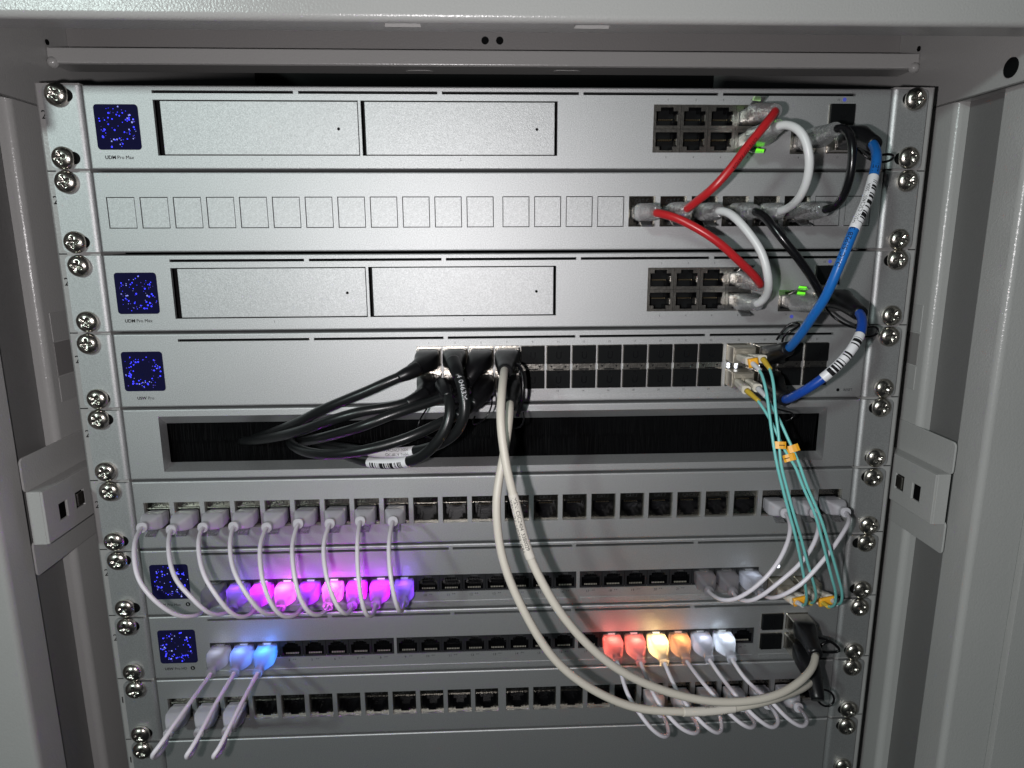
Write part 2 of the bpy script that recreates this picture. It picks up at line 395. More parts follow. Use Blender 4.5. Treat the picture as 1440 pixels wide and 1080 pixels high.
    q = MB(); q.box(*sorted((s * 0.2600, s * 0.2606)), -0.024, 0.06, -0.2475, -0.2210)
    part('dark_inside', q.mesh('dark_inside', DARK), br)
    q = MB(); q.box(*sorted((s * 0.2545, s * 0.2590)), h[1][0] + 0.0004, h[1][1] - 0.0015, h[1][2] + 0.0015, h[1][3] - 0.0006)
    part('cage_nut', q.mesh('cage_nut', CHROME), br, bevel=0.0006)
cabbox('dark_rear_door', [(-0.30, 0.30, 0.45, 0.455, -0.62, 0.12)], DARK, bevel=None)  # coloured black so the depth of the cabinet stays dark

# ------------------------------------------------------------------ pieces shared by the rack units
def screw_mesh():
    b = MB(); n = 40; R = 0.0060
    rs = [0, 0.0006, 0.0011, 0.0017, 0.0023, 0.0029, 0.0034, 0.0040, 0.0046, 0.0051, 0.0055, 0.0059, 0.0060]
    rings = []
    for i, r in enumerate(rs):
        ring = []
        for k in range(n if r else 1):
            a = 2 * math.pi * k / n; x, z = r * math.cos(a), r * math.sin(a)
            y = -0.0036 * math.sqrt(max(0, 1 - (r / 0.00615) ** 2)) - 0.0006
            if r < 0.0031 and (abs(x) < 0.00075 or abs(z) < 0.00075) or r < 0.0012: y += 0.0021 * (1 - r / 0.0045)
            ring.append(b.vert((x, y, z)))
        rings.append(ring)
    rings.append([b.vert((R * math.cos(2*math.pi*k/n), 0.0, R * math.sin(2*math.pi*k/n))) for k in range(n)])
    for A, B in zip(rings, rings[1:]):
        for k in range(n):
            q = list(dict.fromkeys([A[k % len(A)], A[(k+1) % len(A)], B[(k+1) % n], B[k]]))
            b.face(q, 0, True)
    return b.mesh('screw', CHROME)
SCREW = screw_mesh()
def ear_mesh(s):
    """flat ear with rounded outer corners and a rolled inner edge"""
    b = MB(); x0, x1, z0, z1, r, y0 = 0.2214, 0.2413, -0.0434, -0.0010, 0.0030, -0.0004
    rb = 0.0030; P = []
    P += [(x0 + rb, z1), (x0 + rb, z0)]
    for cx, cz, a in ((x1 - r, z0 + r, 270), (x1 - r, z1 - r, 0)):
        for k in range(6):
            t = math.radians(a + 18 * k); P.append((cx + r * math.cos(t), cz + r * math.sin(t)))
    A = [b.vert((s * x, y0, z)) for x, z in P]; B = [b.vert((s * x, y0 + 0.0020, z)) for x, z in P]
    b.face(A); n = len(A)
    for i in range(n): b.face((A[i], A[(i+1) % n], B[(i+1) % n], B[i]))
    prev = None
    for k in range(9):
        t = math.pi / 2 * k / 8
        x = x0 + rb - rb * math.sin(t); y = y0 + rb - rb * math.cos(t)
        q = (b.vert((s * x, y, z1)), b.vert((s * x, y, z0)))
        if prev: b.face((prev[0], prev[1], q[1], q[0]), 0, True)
        prev = q
    q = (b.vert((s * x0, 0.03, z1)), b.vert((s * x0, 0.03, z0))); b.face((prev[0], prev[1], q[1], q[0]))
    return b.mesh('ear', EARM)
EARS = {-1: ear_mesh(-1), 1: ear_mesh(1)}
def slot_mesh():
    b = MB(); b.prism(stadium(0, 0, 0.0115, 0.0066), -0.00055, -0.0003); return b.mesh('screw_slot', SLOTM)
SLOT = slot_mesh()
rnd = random.Random(5)
def rack_unit(name, label, cat, row, holes, chassis=True, group=None, rim=0.0009):
    t = top(row); L = Vector((0, 0, t - U))
    th = thing(name, label, cat, L, group)
    x0, x1, z1, z0 = -0.2206, 0.2206, t - 0.0007, t - U + 0.0007
    b = MB()
    b.plate(x0 + rim, x1 - rim, z0 + rim, z1 - rim, holes, 0.0, 0.0022, outer=False)
    loops = []
    for k in range(5):
        a = math.pi / 2 * k / 4; i = rim * (1 - math.sin(a)); y = rim * (1 - math.cos(a))
        loops.append((i, y))
    loops.append((0, 0.014))
    prev = None
    for i, y in loops:
        q = [b.vert(p) for p in ((x0+i, y, z0+i), (x1-i, y, z0+i), (x1-i, y, z1-i), (x0+i, y, z1-i))]
        if prev:
            for k in range(4): b.face((prev[k], prev[(k+1) % 4], q[(k+1) % 4], q[k]), 0, False)
        prev = q
    part('front_panel', b.mesh('front_panel', SILVER, False), th)
    for s in (-1, 1):
        e = part('ear', EARS[s], th, (0, 0, t))
        for k, dz in enumerate((-0.0061, -0.0380)):
            jx, jz = rnd.uniform(-0.0007, 0.0007), rnd.uniform(-0.0005, 0.0005)
            part('screw_slot', SLOT, e, (s * 0.2336 + jx - s * rnd.uniform(-0.0012, 0.0030), 0, t + dz))
            part('screw', SCREW, th, (s * 0.2336 + jx, -0.0006, t + dz + jz), rot=(rnd.uniform(-0.06, 0.06), rnd.uniform(0, 1.57), rnd.uniform(-0.06, 0.06)))
    if chassis:
        b = MB(); b.box(-0.2185, 0.2185, 0.0135, 0.26, t - U + 0.0008, t - 0.0008)
        part('chassis', b.mesh('chassis', DARK), th)
    return th, t
def part_text(th, items, m=INK, name='printed_text'):
    b = MB()
    for it in items: text(b, *it[:4], **(it[4] if len(it) > 4 else {}))
    return part(name, b.mesh(name, m, False), th)
SLOTS = [(-0.1845, -0.1099), (-0.1072, -0.0325), (-0.0300, 0.0448), (0.0473, 0.1222), (0.1249, 0.1998)]
def slot_holes(t, dz, xs=SLOTS): return [(a, c, t + dz - 0.00075, t + dz + 0.00075) for a, c in xs]
def backing(th, x0, x1, z0, z1, y=0.0022, m=SLOTM, name='slot_back'):
    b = MB(); b.plate(x0, x1, z0, z1, [], y, 0.0005); return part(name, b.mesh(name, m), th)
def display(th, cx, cz, seed, ring=(0.0062, 0.0095)):
    h = 0.0116; b = MB(); b.prism(rrect(cx - h, cx + h, cz - h, cz + h, 0.0018), -0.0002, 0.001)
    sc = part('display_screen', b.mesh('display_screen', SCREEN), th)
    R = random.Random(seed); d = MB()
    n = 0
    while n < 88:
        a = R.uniform(0, 2*math.pi); r = R.gauss(0.0082, 0.0016)
        if R.random() < 0.06: r = R.uniform(0, 0.011)
        if R.random() < 0.5: a = R.choice((0.6, 2.3, 3.6, 4.6, 5.6)) + R.gauss(0, 0.30)
        x, z = r * math.cos(a), r * math.sin(a)
        if max(abs(x), abs(z)) > h - 0.0008: continue
        rr = R.choice((0.00016, 0.00020, 0.00025, 0.00032, 0.00040, 0.00050))
        m = 0 if rr > 0.00036 else R.choice((0, 0, 1, 1, 2))
        if rr > 0.00036 and R.random() < 0.16: m = 2
        d.poly([(cx + x + p, -0.00035, cz + z + q) for p, q in disc(0, 0, rr, 8)], m); n += 1
    o = part('lit_dots', d.mesh('lit_dots', [DOTB, DOTV, DOTW], False), sc); o['kind'] = 'stuff'
    return sc
# jacks -------------------------------------------------------------
def keystone_mesh():
    b = MB(); H = [(-0.0063, 0.0063, -0.0042, 0.0032), (-0.0044, 0.0044, -0.0060, -0.0040), (-0.0026, 0.0026, -0.0076, -0.0058)]
    b.plate(-0.0076, 0.0076, -0.0085, 0.0085, H, 0.0022, 0.011, mi=0, wall=1, outer=False)
    b.plate(-0.0066, 0.0066, -0.008, 0.0036, [], 0.0130, 0.0002, mi=1)
    b.box(-0.0070, 0.0070, 0.0014, 0.0024, 0.0034, 0.0038, 1)
    for k in range(8): b.box(-0.0037 + k*0.00104, -0.0033 + k*0.00104, 0.005, 0.0125, 0.0010, 0.0014, 2)
    text(b, 'CAT.7', 0, 0.0051, 0.0028, 0.0021, mi=3)
    return b.mesh('keystone_jack', [CAST, BLACKG, GOLD, INKG])
KEY = keystone_mesh()
def switch_jack_mesh():
    b = MB(); H = [(-0.0058, 0.0058, -0.0046, 0.0016), (-0.0042, 0.0042, 0.0010, 0.0032), (-0.0024, 0.0024, 0.0030, 0.0048)]
    b.plate(-0.00712, 0.00712, -0.0058, 0.0058, H, 0.0006, 0.0105, mi=0, wall=1, outer=False)
    b.plate(-0.0060, 0.0060, -0.0050, 0.0050, [], 0.0108, 0.0002, mi=1)
    b.poly([(-0.0022, 0.0018, 0.0046), (0.0022, 0.0018, 0.0046), (0.0024, 0.0034, 0.0026), (-0.0024, 0.0034, 0.0026)], 3); b.poly([(-0.0040, 0.0034, 0.0026), (0.0040, 0.0034, 0.0026), (0.0044, 0.0080, -0.0012), (-0.0044, 0.0080, -0.0012)], 3)
    for k in range(8): b.box(-0.0038 + k*0.00104, -0.0033 + k*0.00104, 0.0030, 0.0080, -0.0012, 0.0010, 1)
    for k in range(8): b.box(-0.0038 + k*0.00104, -0.0032 + k*0.00104, 0.0012, 0.0020, -0.0042, -0.0036, 2)
    return b.mesh('switch_jack', [mat('black_jack_face', (0.016, 0.016, 0.018), 0.5, spec=0.3), BLACKG, mat('pale_contacts', (0.75, 0.70, 0.60), 0.35, 0.6), mat('grey_jack_tongue', (0.11, 0.11, 0.115), 0.4)])
SWJ = switch_jack_mesh()
def gateway_jack_mesh(up):
    b = MB(); s = 1 if up else -1
    def r(x0, x1, z0, z1): return (x0, x1, min(s*z0, s*z1), max(s*z0, s*z1))
    H = [r(-0.0060, 0.0060, -0.0046, 0.0030), r(-0.0036, 0.0036, 0.0020, 0.0050)]
    b.plate(-0.0077, 0.0077, -0.0063, 0.0063, H, 0.0008, 0.010, mi=0, wall=1, outer=False)
    b.plate(-0.0062, 0.0062, -0.0055, 0.0055, [], 0.0106, 0.0002, mi=2)
    b.box(0.0054, 0.0060, 0.0012, 0.006, -0.0022, 0.0012, 0)
    b.box(-0.0046, 0.0032, 0.0050, 0.0100, min(s*-0.0046, s*-0.0015), max(s*-0.0046, s*-0.0015), 2)
    for k in range(8): b.box(-0.0037 + k*0.00104, -0.0033 + k*0.00104, 0.0044, 0.0099, s*-0.0010 - 0.0002, s*-0.0010 + 0.0002, 3)
    return b.mesh('gateway_jack', [STEEL, BLACKG, BLACKP, GOLD])
GWU, GWD = gateway_jack_mesh(True), gateway_jack_mesh(False)
def cage_mesh(w=0.0143, h=0.0110):
    b = MB(); b.plate(-w/2, w/2, -h/2, h/2, [(-w/2 + 0.0006, w/2 - 0.0006, -h/2 + 0.0005, h/2 - 0.0005)], -0.0006, 0.020, mi=0, wall=0)
    b.plate(-w/2, w/2, -h/2, h/2, [], 0.019, 0.0002, mi=1)
    return b.mesh('port_cage', [STEEL, DARK])
CAGE = cage_mesh()
def cap_mesh():
    b = MB(); w, h = 0.0136, 0.0107
    b.box(-w/2, w/2, -0.0022, 0.012, -h/2, h/2, 0)
    y = -0.00235
    for s in (-1, 1):                            # raised pointers and the horseshoe mark
        b.poly([(-0.0009, y, s*0.0040), (0.0009, y, s*0.0040), (0, y, s*0.0051)], 1)
        b.box(s*0.0013 - 0.00035, s*0.0013 + 0.00035, -0.0025, -0.0022, -0.0008, 0.0020, 1)
    prev = None
    for k in range(9):
        a = math.pi + math.pi * k / 8; q = [(r * math.cos(a), -0.0025, -0.0008 + r * math.sin(a)) for r in (0.00095, 0.00165)]
        if prev: b.poly([prev[0], prev[1], q[1], q[0]], 1)
        prev = q
    return b.mesh('dust_cap', [BLACKP, mat('black_plastic_mark', (0.006, 0.006, 0.007), 0.2)])
CAP = cap_mesh()
def dust_cap(x, z, label, group):
    o = part('dust_cap', CAP, None, (x, 0, z), bevel=0.0005); return tag(o, label, 'dust cap', group)

# ------------------------------------------------------------------ rack units, top to bottom
def gateway(row, label, seed):
    t = top(row)
    bays = [(-0.1845, -0.0756), (-0.0742, 0.0332)]
    cut = slot_holes(t, -0.0040) + [(a, c, t - 0.0366, t - 0.0080) for a, c in bays]
    cut += [(0.0866, 0.1488, t - 0.0348, t - 0.0094), (0.1648, 0.1804, t - 0.0355, t - 0.0229)]
    cut += [(0.1853, 0.1998, t - 0.0200, t - 0.0087), (0.1853, 0.1998, t - 0.0352, t - 0.0239)]
    th, t = rack_unit('network_gateway', label, 'gateway', row, cut)
    for a, c in SLOTS:
        backing(th, a - 0.0005, c + 0.0005, t - 0.0050, t - 0.0030)
    display(th, -0.2043, t - 0.0220, seed)
    part_text(th, [('UDM', -0.2127, t - 0.0384, 0.0026, dict(align='L', bold=0.00005)), ('Pro Max', -0.2062, t - 0.0384, 0.0026, dict(align='L'))])
    for k, (a, c) in enumerate(bays):
        bay = backing(th, a - 0.001, c + 0.001, t - 0.0376, t - 0.0070, 0.010, DARK, 'drive_bay')
        x0, x1 = (-0.1810, -0.0760) if k == 0 else (-0.0722, 0.0317)
        q = MB(); q.box(x0, x1, 0.0003, 0.008, t - 0.0361, t - 0.0085)
        tr = part('drive_tray', q.mesh('drive_tray', SILVER), bay, bevel=0.0003)
        q = MB(); q.prism(disc((-0.0867, 0.0218)[k], t - 0.0226, 0.0008), 0.00015, 0.0006); part('pin_hole', q.mesh('pin_hole', SLOTM), tr)
    for c in range(4):
        for u, me in ((0, GWU), (1, GWD)):
            part('jack', me, th, (0.0943 + 0.01555 * c, 0, t - 0.01575 - 0.0127 * u))
    part('jack', GWU if row == 2 else GWD, th, (0.1726, 0, t - 0.0292))
    for z in (0.01435, 0.02955): part('port_cage', CAGE, th, (0.19255, 0, t - z))
    n = [(str(2*c + 1), 0.0943 + 0.01555*c, t - 0.0075, 0.0016) for c in range(4)] + [(str(2*c + 2), 0.0943 + 0.01555*c, t - 0.0378, 0.0016) for c in range(4)]
    n += [('10', 0.1905, t - 0.0072, 0.0016), ('9', 0.1700, t - 0.0380, 0.0016), ('11', 0.1926, t - 0.0378, 0.0016), ('1', -0.1290, t - 0.0392, 0.0018), ('2', -0.0205, t - 0.0392, 0.0018)]
    part_text(th, n, INKG, 'port_numbers')
    q = MB(); q.prism(disc(0.1938, t - 0.0065, 0.0011), -0.00012, 0.0)
    if row == 2: q.prism(disc(0.1735, t - 0.0385, 0.0011), -0.00012, 0.0)
    part('speed_dot', q.mesh('speed_dot', INKB), th)
    return th
g1 = gateway(0, 'uppermost silver gateway, top unit of the rack, two blank drive trays', 11)
g2 = gateway(2, 'second silver gateway from the top, below the panel of mostly blank squares', 23)

def kx(k): return (10.1 + 17.94 * (k - 13)) * MM if k > 12 else -(10.1 + 17.94 * (12 - k)) * MM
KZ = -0.0223
def patch_panel(row, label, jacks):
    t = top(row)
    th, t = rack_unit('patch_bay', label, 'patch panel', row, [(kx(k) - 0.0076, kx(k) + 0.0076, t + KZ - 0.00845, t + KZ + 0.00845) for k in range(1, 25)], chassis=False)
    b = MB(); b.box(-0.2185, 0.2185, 0.0135, 0.016, t - U + 0.001, t - 0.001); part('dark_backing', b.mesh('dark_backing', DARK), th)  # black sheet added so the gaps in the panel stay dark
    cov = None
    for k in range(1, 25):
        if k in jacks: part('keystone_jack', KEY, th, (kx(k), 0, t + KZ))
        else:
            if cov is None:
                b = MB(); b.box(-0.00715, 0.00715, 0.0003, 0.003, -0.0080, 0.0080); cov = b.mesh('blank_cover', SILVER)
            part('blank_cover', cov, th, (kx(k), 0, t + KZ))
    return th, t
pp1, _ = patch_panel(1, 'patch panel of mostly blank square covers between the two gateways', {17, 18, 19, 20, 21, 22})
pp2, _ = patch_panel(5, 'patch panel of metal jacks just below the black brush panel', set(range(1, 25)))
pp3, _ = patch_panel(8, 'lowest patch panel of metal jacks, directly above the plain panel', set(range(1, 25)))

# aggregation switch
AX = [(-48.2 + 15.17 * c + 7.15) * MM for c in range(12)] + [(135.3 + 15.8 * c + 7.3) * MM for c in range(4)]
t = top(3); AZ = (t - 0.01525, t - 0.02995)
cut = slot_holes(t, -0.0046) + [(x - 0.0072, x + 0.0072, z - 0.0056, z + 0.0056) for x in AX for z in AZ]
agg, t = rack_unit('network_switch', 'silver switch with two rows of black capped ports, above the brush panel', 'switch', 3, cut)
for a, c in SLOTS: backing(agg, a - 0.0005, c + 0.0005, t - 0.0056, t - 0.0036)
display(agg, -0.2058, t - 0.0224, 31)
part_text(agg, [('USW', -0.2110, t - 0.0390, 0.0024, dict(align='L', bold=0.00005)), ('Pro', -0.2047, t - 0.0390, 0.0024, dict(align='L'))])
part_text(agg, [('RESET', 0.2120, t - 0.0397, 0.0021)])
q = MB(); q.prism(disc(0.2058, t - 0.0390, 0.0010), -0.00012, 0.0); part('reset_hole', q.mesh('reset_hole', SLOTM), agg)
part_text(agg, [(str(2*c + 1), x, t - 0.0082, 0.0016) for c, x in enumerate(AX)] + [(str(2*c + 2), x, t - 0.0378, 0.0016) for c, x in enumerate(AX)], INKG, 'port_numbers')
b = MB(); b.box(0.0325, 0.1985, -0.0003, 0.001, t - 0.0420, t - 0.0394); part('label_strip', b.mesh('label_strip', SILVER2), agg)
lp = None
for c, x in enumerate(AX):
    for z in AZ: part('port_cage', CAGE, agg, (x, 0, z))
    b = MB(); b.box(x - 0.0068, x + 0.0068, -0.0010, 0.001, t - 0.02455, t - 0.02065, 0)
    for s in (-1, 1): b.poly([(x + s*0.0034, -0.00105, t - 0.0218), (x + s*0.0050, -0.00105, t - 0.0218), (x + s*0.0042, -0.00105, t - 0.0232)], 1)
    b.box(x - 0.0030, x + 0.0030, -0.0013, 0.0, t - 0.0243, t - 0.0236, 1)
    part('light_pipe_strip', b.mesh('light_pipe_strip', [STEEL, INK]), agg)
for x, z in ((0.1367, -0.0221), (0.1415, -0.0221), (0.1367, -0.0236), (0.1412, -0.0238), (0.1548, -0.0234)):
    b = MB(); b.prism(disc(x, t + z, 0.0009, 10), -0.0017, -0.0009); part('port_light', b.mesh('port_light', LEDW), agg)
for c in list(range(4, 12)) + [14, 15]:
    for u, z in enumerate(AZ):
        nth = {14: 'last but one column', 15: 'last column'}.get(c, '%s column right of the beige cables' % ('first', 'second', 'third', 'fourth', 'fifth', 'sixth', 'seventh', 'eighth')[min(c - 4, 7)])
        if c > 13: lab = 'black dust cap in the %s row, %s beyond the blue cables' % (('upper', 'lower')[u], nth)
        else: lab = 'black dust cap in the %s row, %s' % (('upper', 'lower')[u], nth)
        dust_cap(AX[c], z, lab, 'dust caps on the double row of ports')

# brush panel
t = top(4)
X, Z1, Z0, XI, ZI1, ZI0, YI = 0.2005, t - 0.0050, t - 0.0390, 0.2000, t - 0.0113, t - 0.0358, 0.0085
bp_, t = rack_unit('brush_panel', 'silver cable entry panel with a wide black brush slot', 'brush panel', 4, [(-X, X, Z0, Z1)], chassis=False)
b = MB()
o_ = [(-X, 0, Z0), (X, 0, Z0), (X, 0, Z1), (-X, 0, Z1)]; i_ = [(-XI, YI, ZI0), (XI, YI, ZI0), (XI, YI, ZI1), (-XI, YI, ZI1)]
for k in range(4): b.poly([o_[k], o_[(k+1) % 4], i_[(k+1) % 4], i_[k]])
part('slot_frame', b.mesh('slot_frame', SILVER2, False), bp_)
b = MB(); b.box(-0.2185, 0.2185, 0.030, 0.032, t - U + 0.001, t - 0.001); part('dark_backing', b.mesh('dark_backing', DARK), bp_)  # added black sheet, keeps the space behind the brush dark
R = random.Random(9); b = MB(); zm = (ZI0 + ZI1) / 2
for zs, dz in ((ZI1 + 0.002, 1), (ZI0 - 0.002, -1)):
    for k in range(760):
        x = -0.1998 + 0.3996 * (k + R.random()) / 760; e = zm - dz * R.uniform(0.0002, 0.0016); dx = R.gauss(0, 0.0004); y = 0.0092 + R.uniform(0, 0.0016)
        w = 0.00022
        b.poly([(x - w, y, zs), (x + w, y - 0.0001, zs), (x + w*0.5 + dx, y - 0.0004, e), (x - w*0.5 + dx, y - 0.0003, e)])
o = part('bristles', b.mesh('bristles', BRISTLE, False), bp_); o['kind'] = 'stuff'
b = MB(); b.plate(-0.1998, 0.1998, ZI0 - 0.002, ZI1 + 0.002, [], 0.0125, 0.001); part('bristle_bed', b.mesh('bristle_bed', SLOTM), bp_)

# access switches
def access_switch(row, label, xs, pz, seed, name2, slots_z, sfp):
    t = top(row)
    grp = ((0, 15), (16, 23)) if row == 6 else ((0, 7), (8, 15), (16, 23))
    cut = slot_holes(t, slots_z) + [(xs[a] - 0.0071, xs[c] + 0.0071, t + pz - 0.0058, t + pz + 0.0058) for a, c in grp]
    cut += [(x - 0.0072, x + 0.0072, t + z - 0.0056, t + z + 0.0056) for x, z in sfp]
    th, t = rack_unit('network_switch', label, 'switch', row, cut)
    for a, c in SLOTS: backing(th, a - 0.0005, c + 0.0005, t + slots_z - 0.0011, t + slots_z + 0.0011)
    display(th, -0.2046, t - 0.0214, seed)
    part_text(th, [('USW', -0.2140, t - 0.0377, 0.0024, dict(align='L', bold=0.00005)), (name2, -0.2078, t - 0.0377, 0.0024, dict(align='L'))])
    b = MB(); cx, cz = -0.1953 if row == 6 else -0.1967, t - 0.0368
    b.prism(disc(cx, cz, 0.0014, 18), -0.00012, 0.0, 0); b.poly([(cx - 0.0001, -0.0002, cz + 0.0010), (cx + 0.0005, -0.0002, cz + 0.0001), (cx - 0.0006, -0.0002, cz - 0.0001)], 1)
    b.poly([(cx + 0.0001, -0.0002, cz - 0.0010), (cx - 0.0005, -0.0002, cz - 0.0001), (cx + 0.0006, -0.0002, cz + 0.0001)], 1)
    part('power_mark', b.mesh('power_mark', [INK, SILVER2]), th)
    for x in xs: part('jack', SWJ, th, (x, 0, t + pz))
    for x, z in sfp: part('port_cage', CAGE, th, (x, 0, t + z))
    part_text(th, [('%d' % (k + 1), x - 0.0018, t + pz - 0.0087, 0.0023) for k, x in enumerate(xs)] + [('++', x + 0.0016, t + pz - 0.0081, 0.0020) for x in xs], INKG, 'port_numbers')
    b = MB()
    for x0, x1 in ((xs[0] - 0.0066, xs[15] + 0.0066), (xs[16] - 0.0066, xs[23] + 0.0066), (sfp[0][0] - 0.0072, sfp[-1][0] + 0.0072)):
        b.box(x0, x1, -0.0003, 0.001, t - 0.0416, t - 0.0392)
    part('label_strip', b.mesh('label_strip', SILVER2), th)
    return th
X7 = [(-176.4 + 14.47 * k) * MM for k in range(16)] + [(57.0 + 14.48 * k) * MM for k in range(8)]
X8 = [(-177.6 + 14.50 * k) * MM for k in range(8)] + [(-60.2 + 14.36 * k) * MM for k in range(8)] + [(56.6 + 14.52 * k) * MM for k in range(8)]
PZ7, PZ8 = -0.0270, -0.0254
SF7 = [(0.1785, -0.0335), (0.1955, -0.0335)]
SF8 = [(0.1765, -0.0152), (0.1765, -0.0292), (0.1927, -0.0152), (0.1927, -0.0292)]
sw7 = access_switch(6, 'silver switch with magenta and violet glowing plugs on its left half', X7, PZ7, 47, 'Pro Max', -0.0036, SF7)
sw8 = access_switch(7, 'silver switch with red, orange and blue glowing plugs, third unit from the bottom', X8, PZ8, 58, 'Pro HD', -0.0036, SF8)
for z, u in ((-0.0152, 'upper'), (-0.0292, 'lower')):
    dust_cap(0.1765, top(7) + z, '%s black dust cap beside the black plugs, low on the right' % u, 'dust caps low on the right')
b = MB(); p = at(1094, 796); b.prism(disc(p.x, p.z, 0.0012, 12), -0.0004, 0.0); part('port_light', b.mesh('port_light', LEDW), sw7)
blank, _ = rack_unit('blank_panel', 'plain silver blank panel at the bottom of the picture', 'blank panel', 9, [], chassis=False)
for z, u in ((0.01435, 0),):
    dust_cap(0.19255, top(0) - z, 'black dust cap on the uppermost gateway, above the blue cable plug', 'gateway dust caps')
    dust_cap(0.19255, top(2) - z, 'black dust cap on the second gateway, partly behind the bright blue cable', 'gateway dust caps')


# ------------------------------------------------------------------ cables
def route(pts):
    """(px, py, depth or None) read off the photograph and set at a depth in front of the panels"""
    d = [None if len(p) < 3 else p[2] for p in pts]
    known = [i for i, q in enumerate(d) if q is not None]
    out = []
    for i, p in enumerate(pts):
        if d[i] is None:
            a = max(k for k in known if k < i); c = min(k for k in known if k > i)
            y = d[a] + (d[c] - d[a]) * (i - a) / (c - a)
        else: y = d[i]
        out.append(at(p[0], p[1], y))
    return out
def cord(th, P, r, m, n=10, name='cord'):
    b = MB(); b.sweep(P, r, n); return part(name, b.mesh(name, m), th)
def along(P, f0, f1, n):
    L = [0.0]
    for a, c in zip(P, P[1:]): L.append(L[-1] + (c - a).length)
    out = []; j = 0
    for k in range(n + 1):
        s = (f0 + (f1 - f0) * k / n) * L[-1]
        while j < len(P) - 2 and L[j+1] < s: j += 1
        out.append(P[j].lerp(P[j+1], (s - L[j]) / max(1e-9, L[j+1] - L[j])))
    return out
def nearest(P, px, py):
    best, bi = 1e9, 0
    for i, p in enumerate(P):
        q = RM.transposed() @ (p - CAM_LOC); u = 720 + FPX * q.x / -q.z; v = 540 - FPX * q.y / -q.z
        e = (u - px) ** 2 + (v - py) ** 2
        if e < best: best, bi = e, i
    L = [0.0]
    for a, c in zip(P, P[1:]): L.append(L[-1] + (c - a).length)
    return L[bi] / L[-1]
def wrap(th, P, f0, f1, r, m, bars=None, seed=1, name='label_wrap'):
    n = 90; Q = along(P, f0, f1, n); b = MB(); R = random.Random(seed)
    pat = []; 
    while len(pat) < n: pat += [R.random() < 0.5] * R.choice((1, 1, 1, 2, 2, 3))
    sides = 20
    def mf(i, k):
        a = 360 * (k + 0.5) / sides
        return 1 if bars and bars[0] < a < bars[1] and n*0.10 < i < n*0.90 and pat[i] else 0
    b.sweep(Q, r, sides, up=tuple((CAM_LOC - Q[0])), mfun=mf)
    return part(name, b.mesh(name, [m, INK]), th)
def print_on(th, P, f0, r, body, size, phi=0.0, m=INK, reverse=False, name='printed_text'):
    if reverse: P = P[::-1]; f0 = 1 - f0
    Q = along(P, f0, 1.0, 400); seg = [0.0]
    for a, c in zip(Q, Q[1:]): seg.append(seg[-1] + (c - a).length)
    V, F = tmesh(body, size, 0.0); b = MB(); j = 0
    for v in V:
        s = max(0.0, v[0]); i = min(range(len(seg)), key=lambda q: abs(seg[q] - s)) if False else min(int(s / max(seg[-1], 1e-9) * 400), 399)
        p = Q[i].lerp(Q[i+1], max(0, min(1, (s - seg[i]) / max(1e-9, seg[i+1] - seg[i]))))
        T = (Q[i+1] - Q[max(0, i-1)]).normalized(); o = CAM_LOC - p; o = (o - T * o.dot(T)).normalized(); a = T.cross(o)
        w = (v[1] - size * 0.35) / r + phi
        b.v.append(tuple(p + (o * math.cos(w) - a * math.sin(w)) * r))
    for f in F: b.face(f)
    return part(name, b.mesh(name, m, False), th)

def loft_path(x, z, E, y0=0.004, straight=0.45, n=14):
    """leave the port square, then ease towards the end point"""
    A = Vector((x, y0, z)); L = (A - E).length
    B = Vector((x, y0 - L * straight, z)); D = (E - B)
    pts = []
    for k in range(n + 1):
        t = k / n; c = (1 - t) ** 2 * A + 2 * t * (1 - t) * B + t * t * E; pts.append(c)
    return pts
def sizes(keys, n):
    out = []
    for k in range(n + 1):
        t = k / n
        for (t0, a0, b0), (t1, a1, b1) in zip(keys, keys[1:]):
            if t0 <= t <= t1 + 1e-9:
                f = (t - t0) / max(1e-9, t1 - t0); out.append((a0 + (a1 - a0) * f, b0 + (b1 - b0) * f)); break
    return out
SLIM = [(0, .0057, .0037), (.10, .0057, .0037), (.14, .0060, .0043), (.45, .0062, .0046), (.62, .0050, .0040), (.80, .0030, .0029), (.84, .0026, .0026), (.90, .0030, .0030), (1, .0029, .0029)]
def slim_plug(th, x, z, E, up, lit=None):
    n = 24; P = loft_path(x, z, E, 0.003, 0.5, n)
    b = MB(); b.sweep(P, sizes(SLIM, n), 20, ex=[9 if k < 12 else max(2.4, 9 - (k - 11) * 0.75) for k in range(n + 1)])
    o = part('plug', b.mesh('plug', FROSTL if up else FROST), th)
    h = MB(); s = 1 if up else -1
    h.box(x - 0.0057, x + 0.0057, -0.0024, 0.0028, min(z + s*0.0030, z + s*0.0041), max(z + s*0.0030, z + s*0.0041))
    h.box(x - 0.0030, x + 0.0030, -0.0018, 0.0028, min(z + s*0.0042, z + s*0.0052), max(z + s*0.0042, z + s*0.0052))
    if not up:                                   # the latch lever below
        h.prism([(-0.0020, z - 0.0040), (-0.0115, z - 0.0076), (-0.0120, z - 0.0070), (-0.0020, z - 0.0033)], x - 0.0028, x + 0.0028, fn=lambda a, c, w: (w, a, c), back=True)
    part('latch', h.mesh('latch', CLEARH), o)
    if lit:
        col, pw = lit[0], lit[1] * 0.62
        d = bpy.data.lights.new('port_glow', 'POINT'); d.color = col; d.energy = pw; d.shadow_soft_size = 0.0012
        l = bpy.data.objects.new('port_glow', d); COL.objects.link(l); l.parent = o; l.location = Vector((x, -0.0078, z + 0.0008)) - WL[o]
        q = MB(); q.box(x - 0.0022, x + 0.0022, -0.0011, -0.0006, z + 0.0043, z + 0.0050)
        part('port_light', q.mesh('port_light', glow('port_light_glow', tuple(0.35 + 0.65 * c for c in col), min(3.0, 200 * pw))), o)
    return o
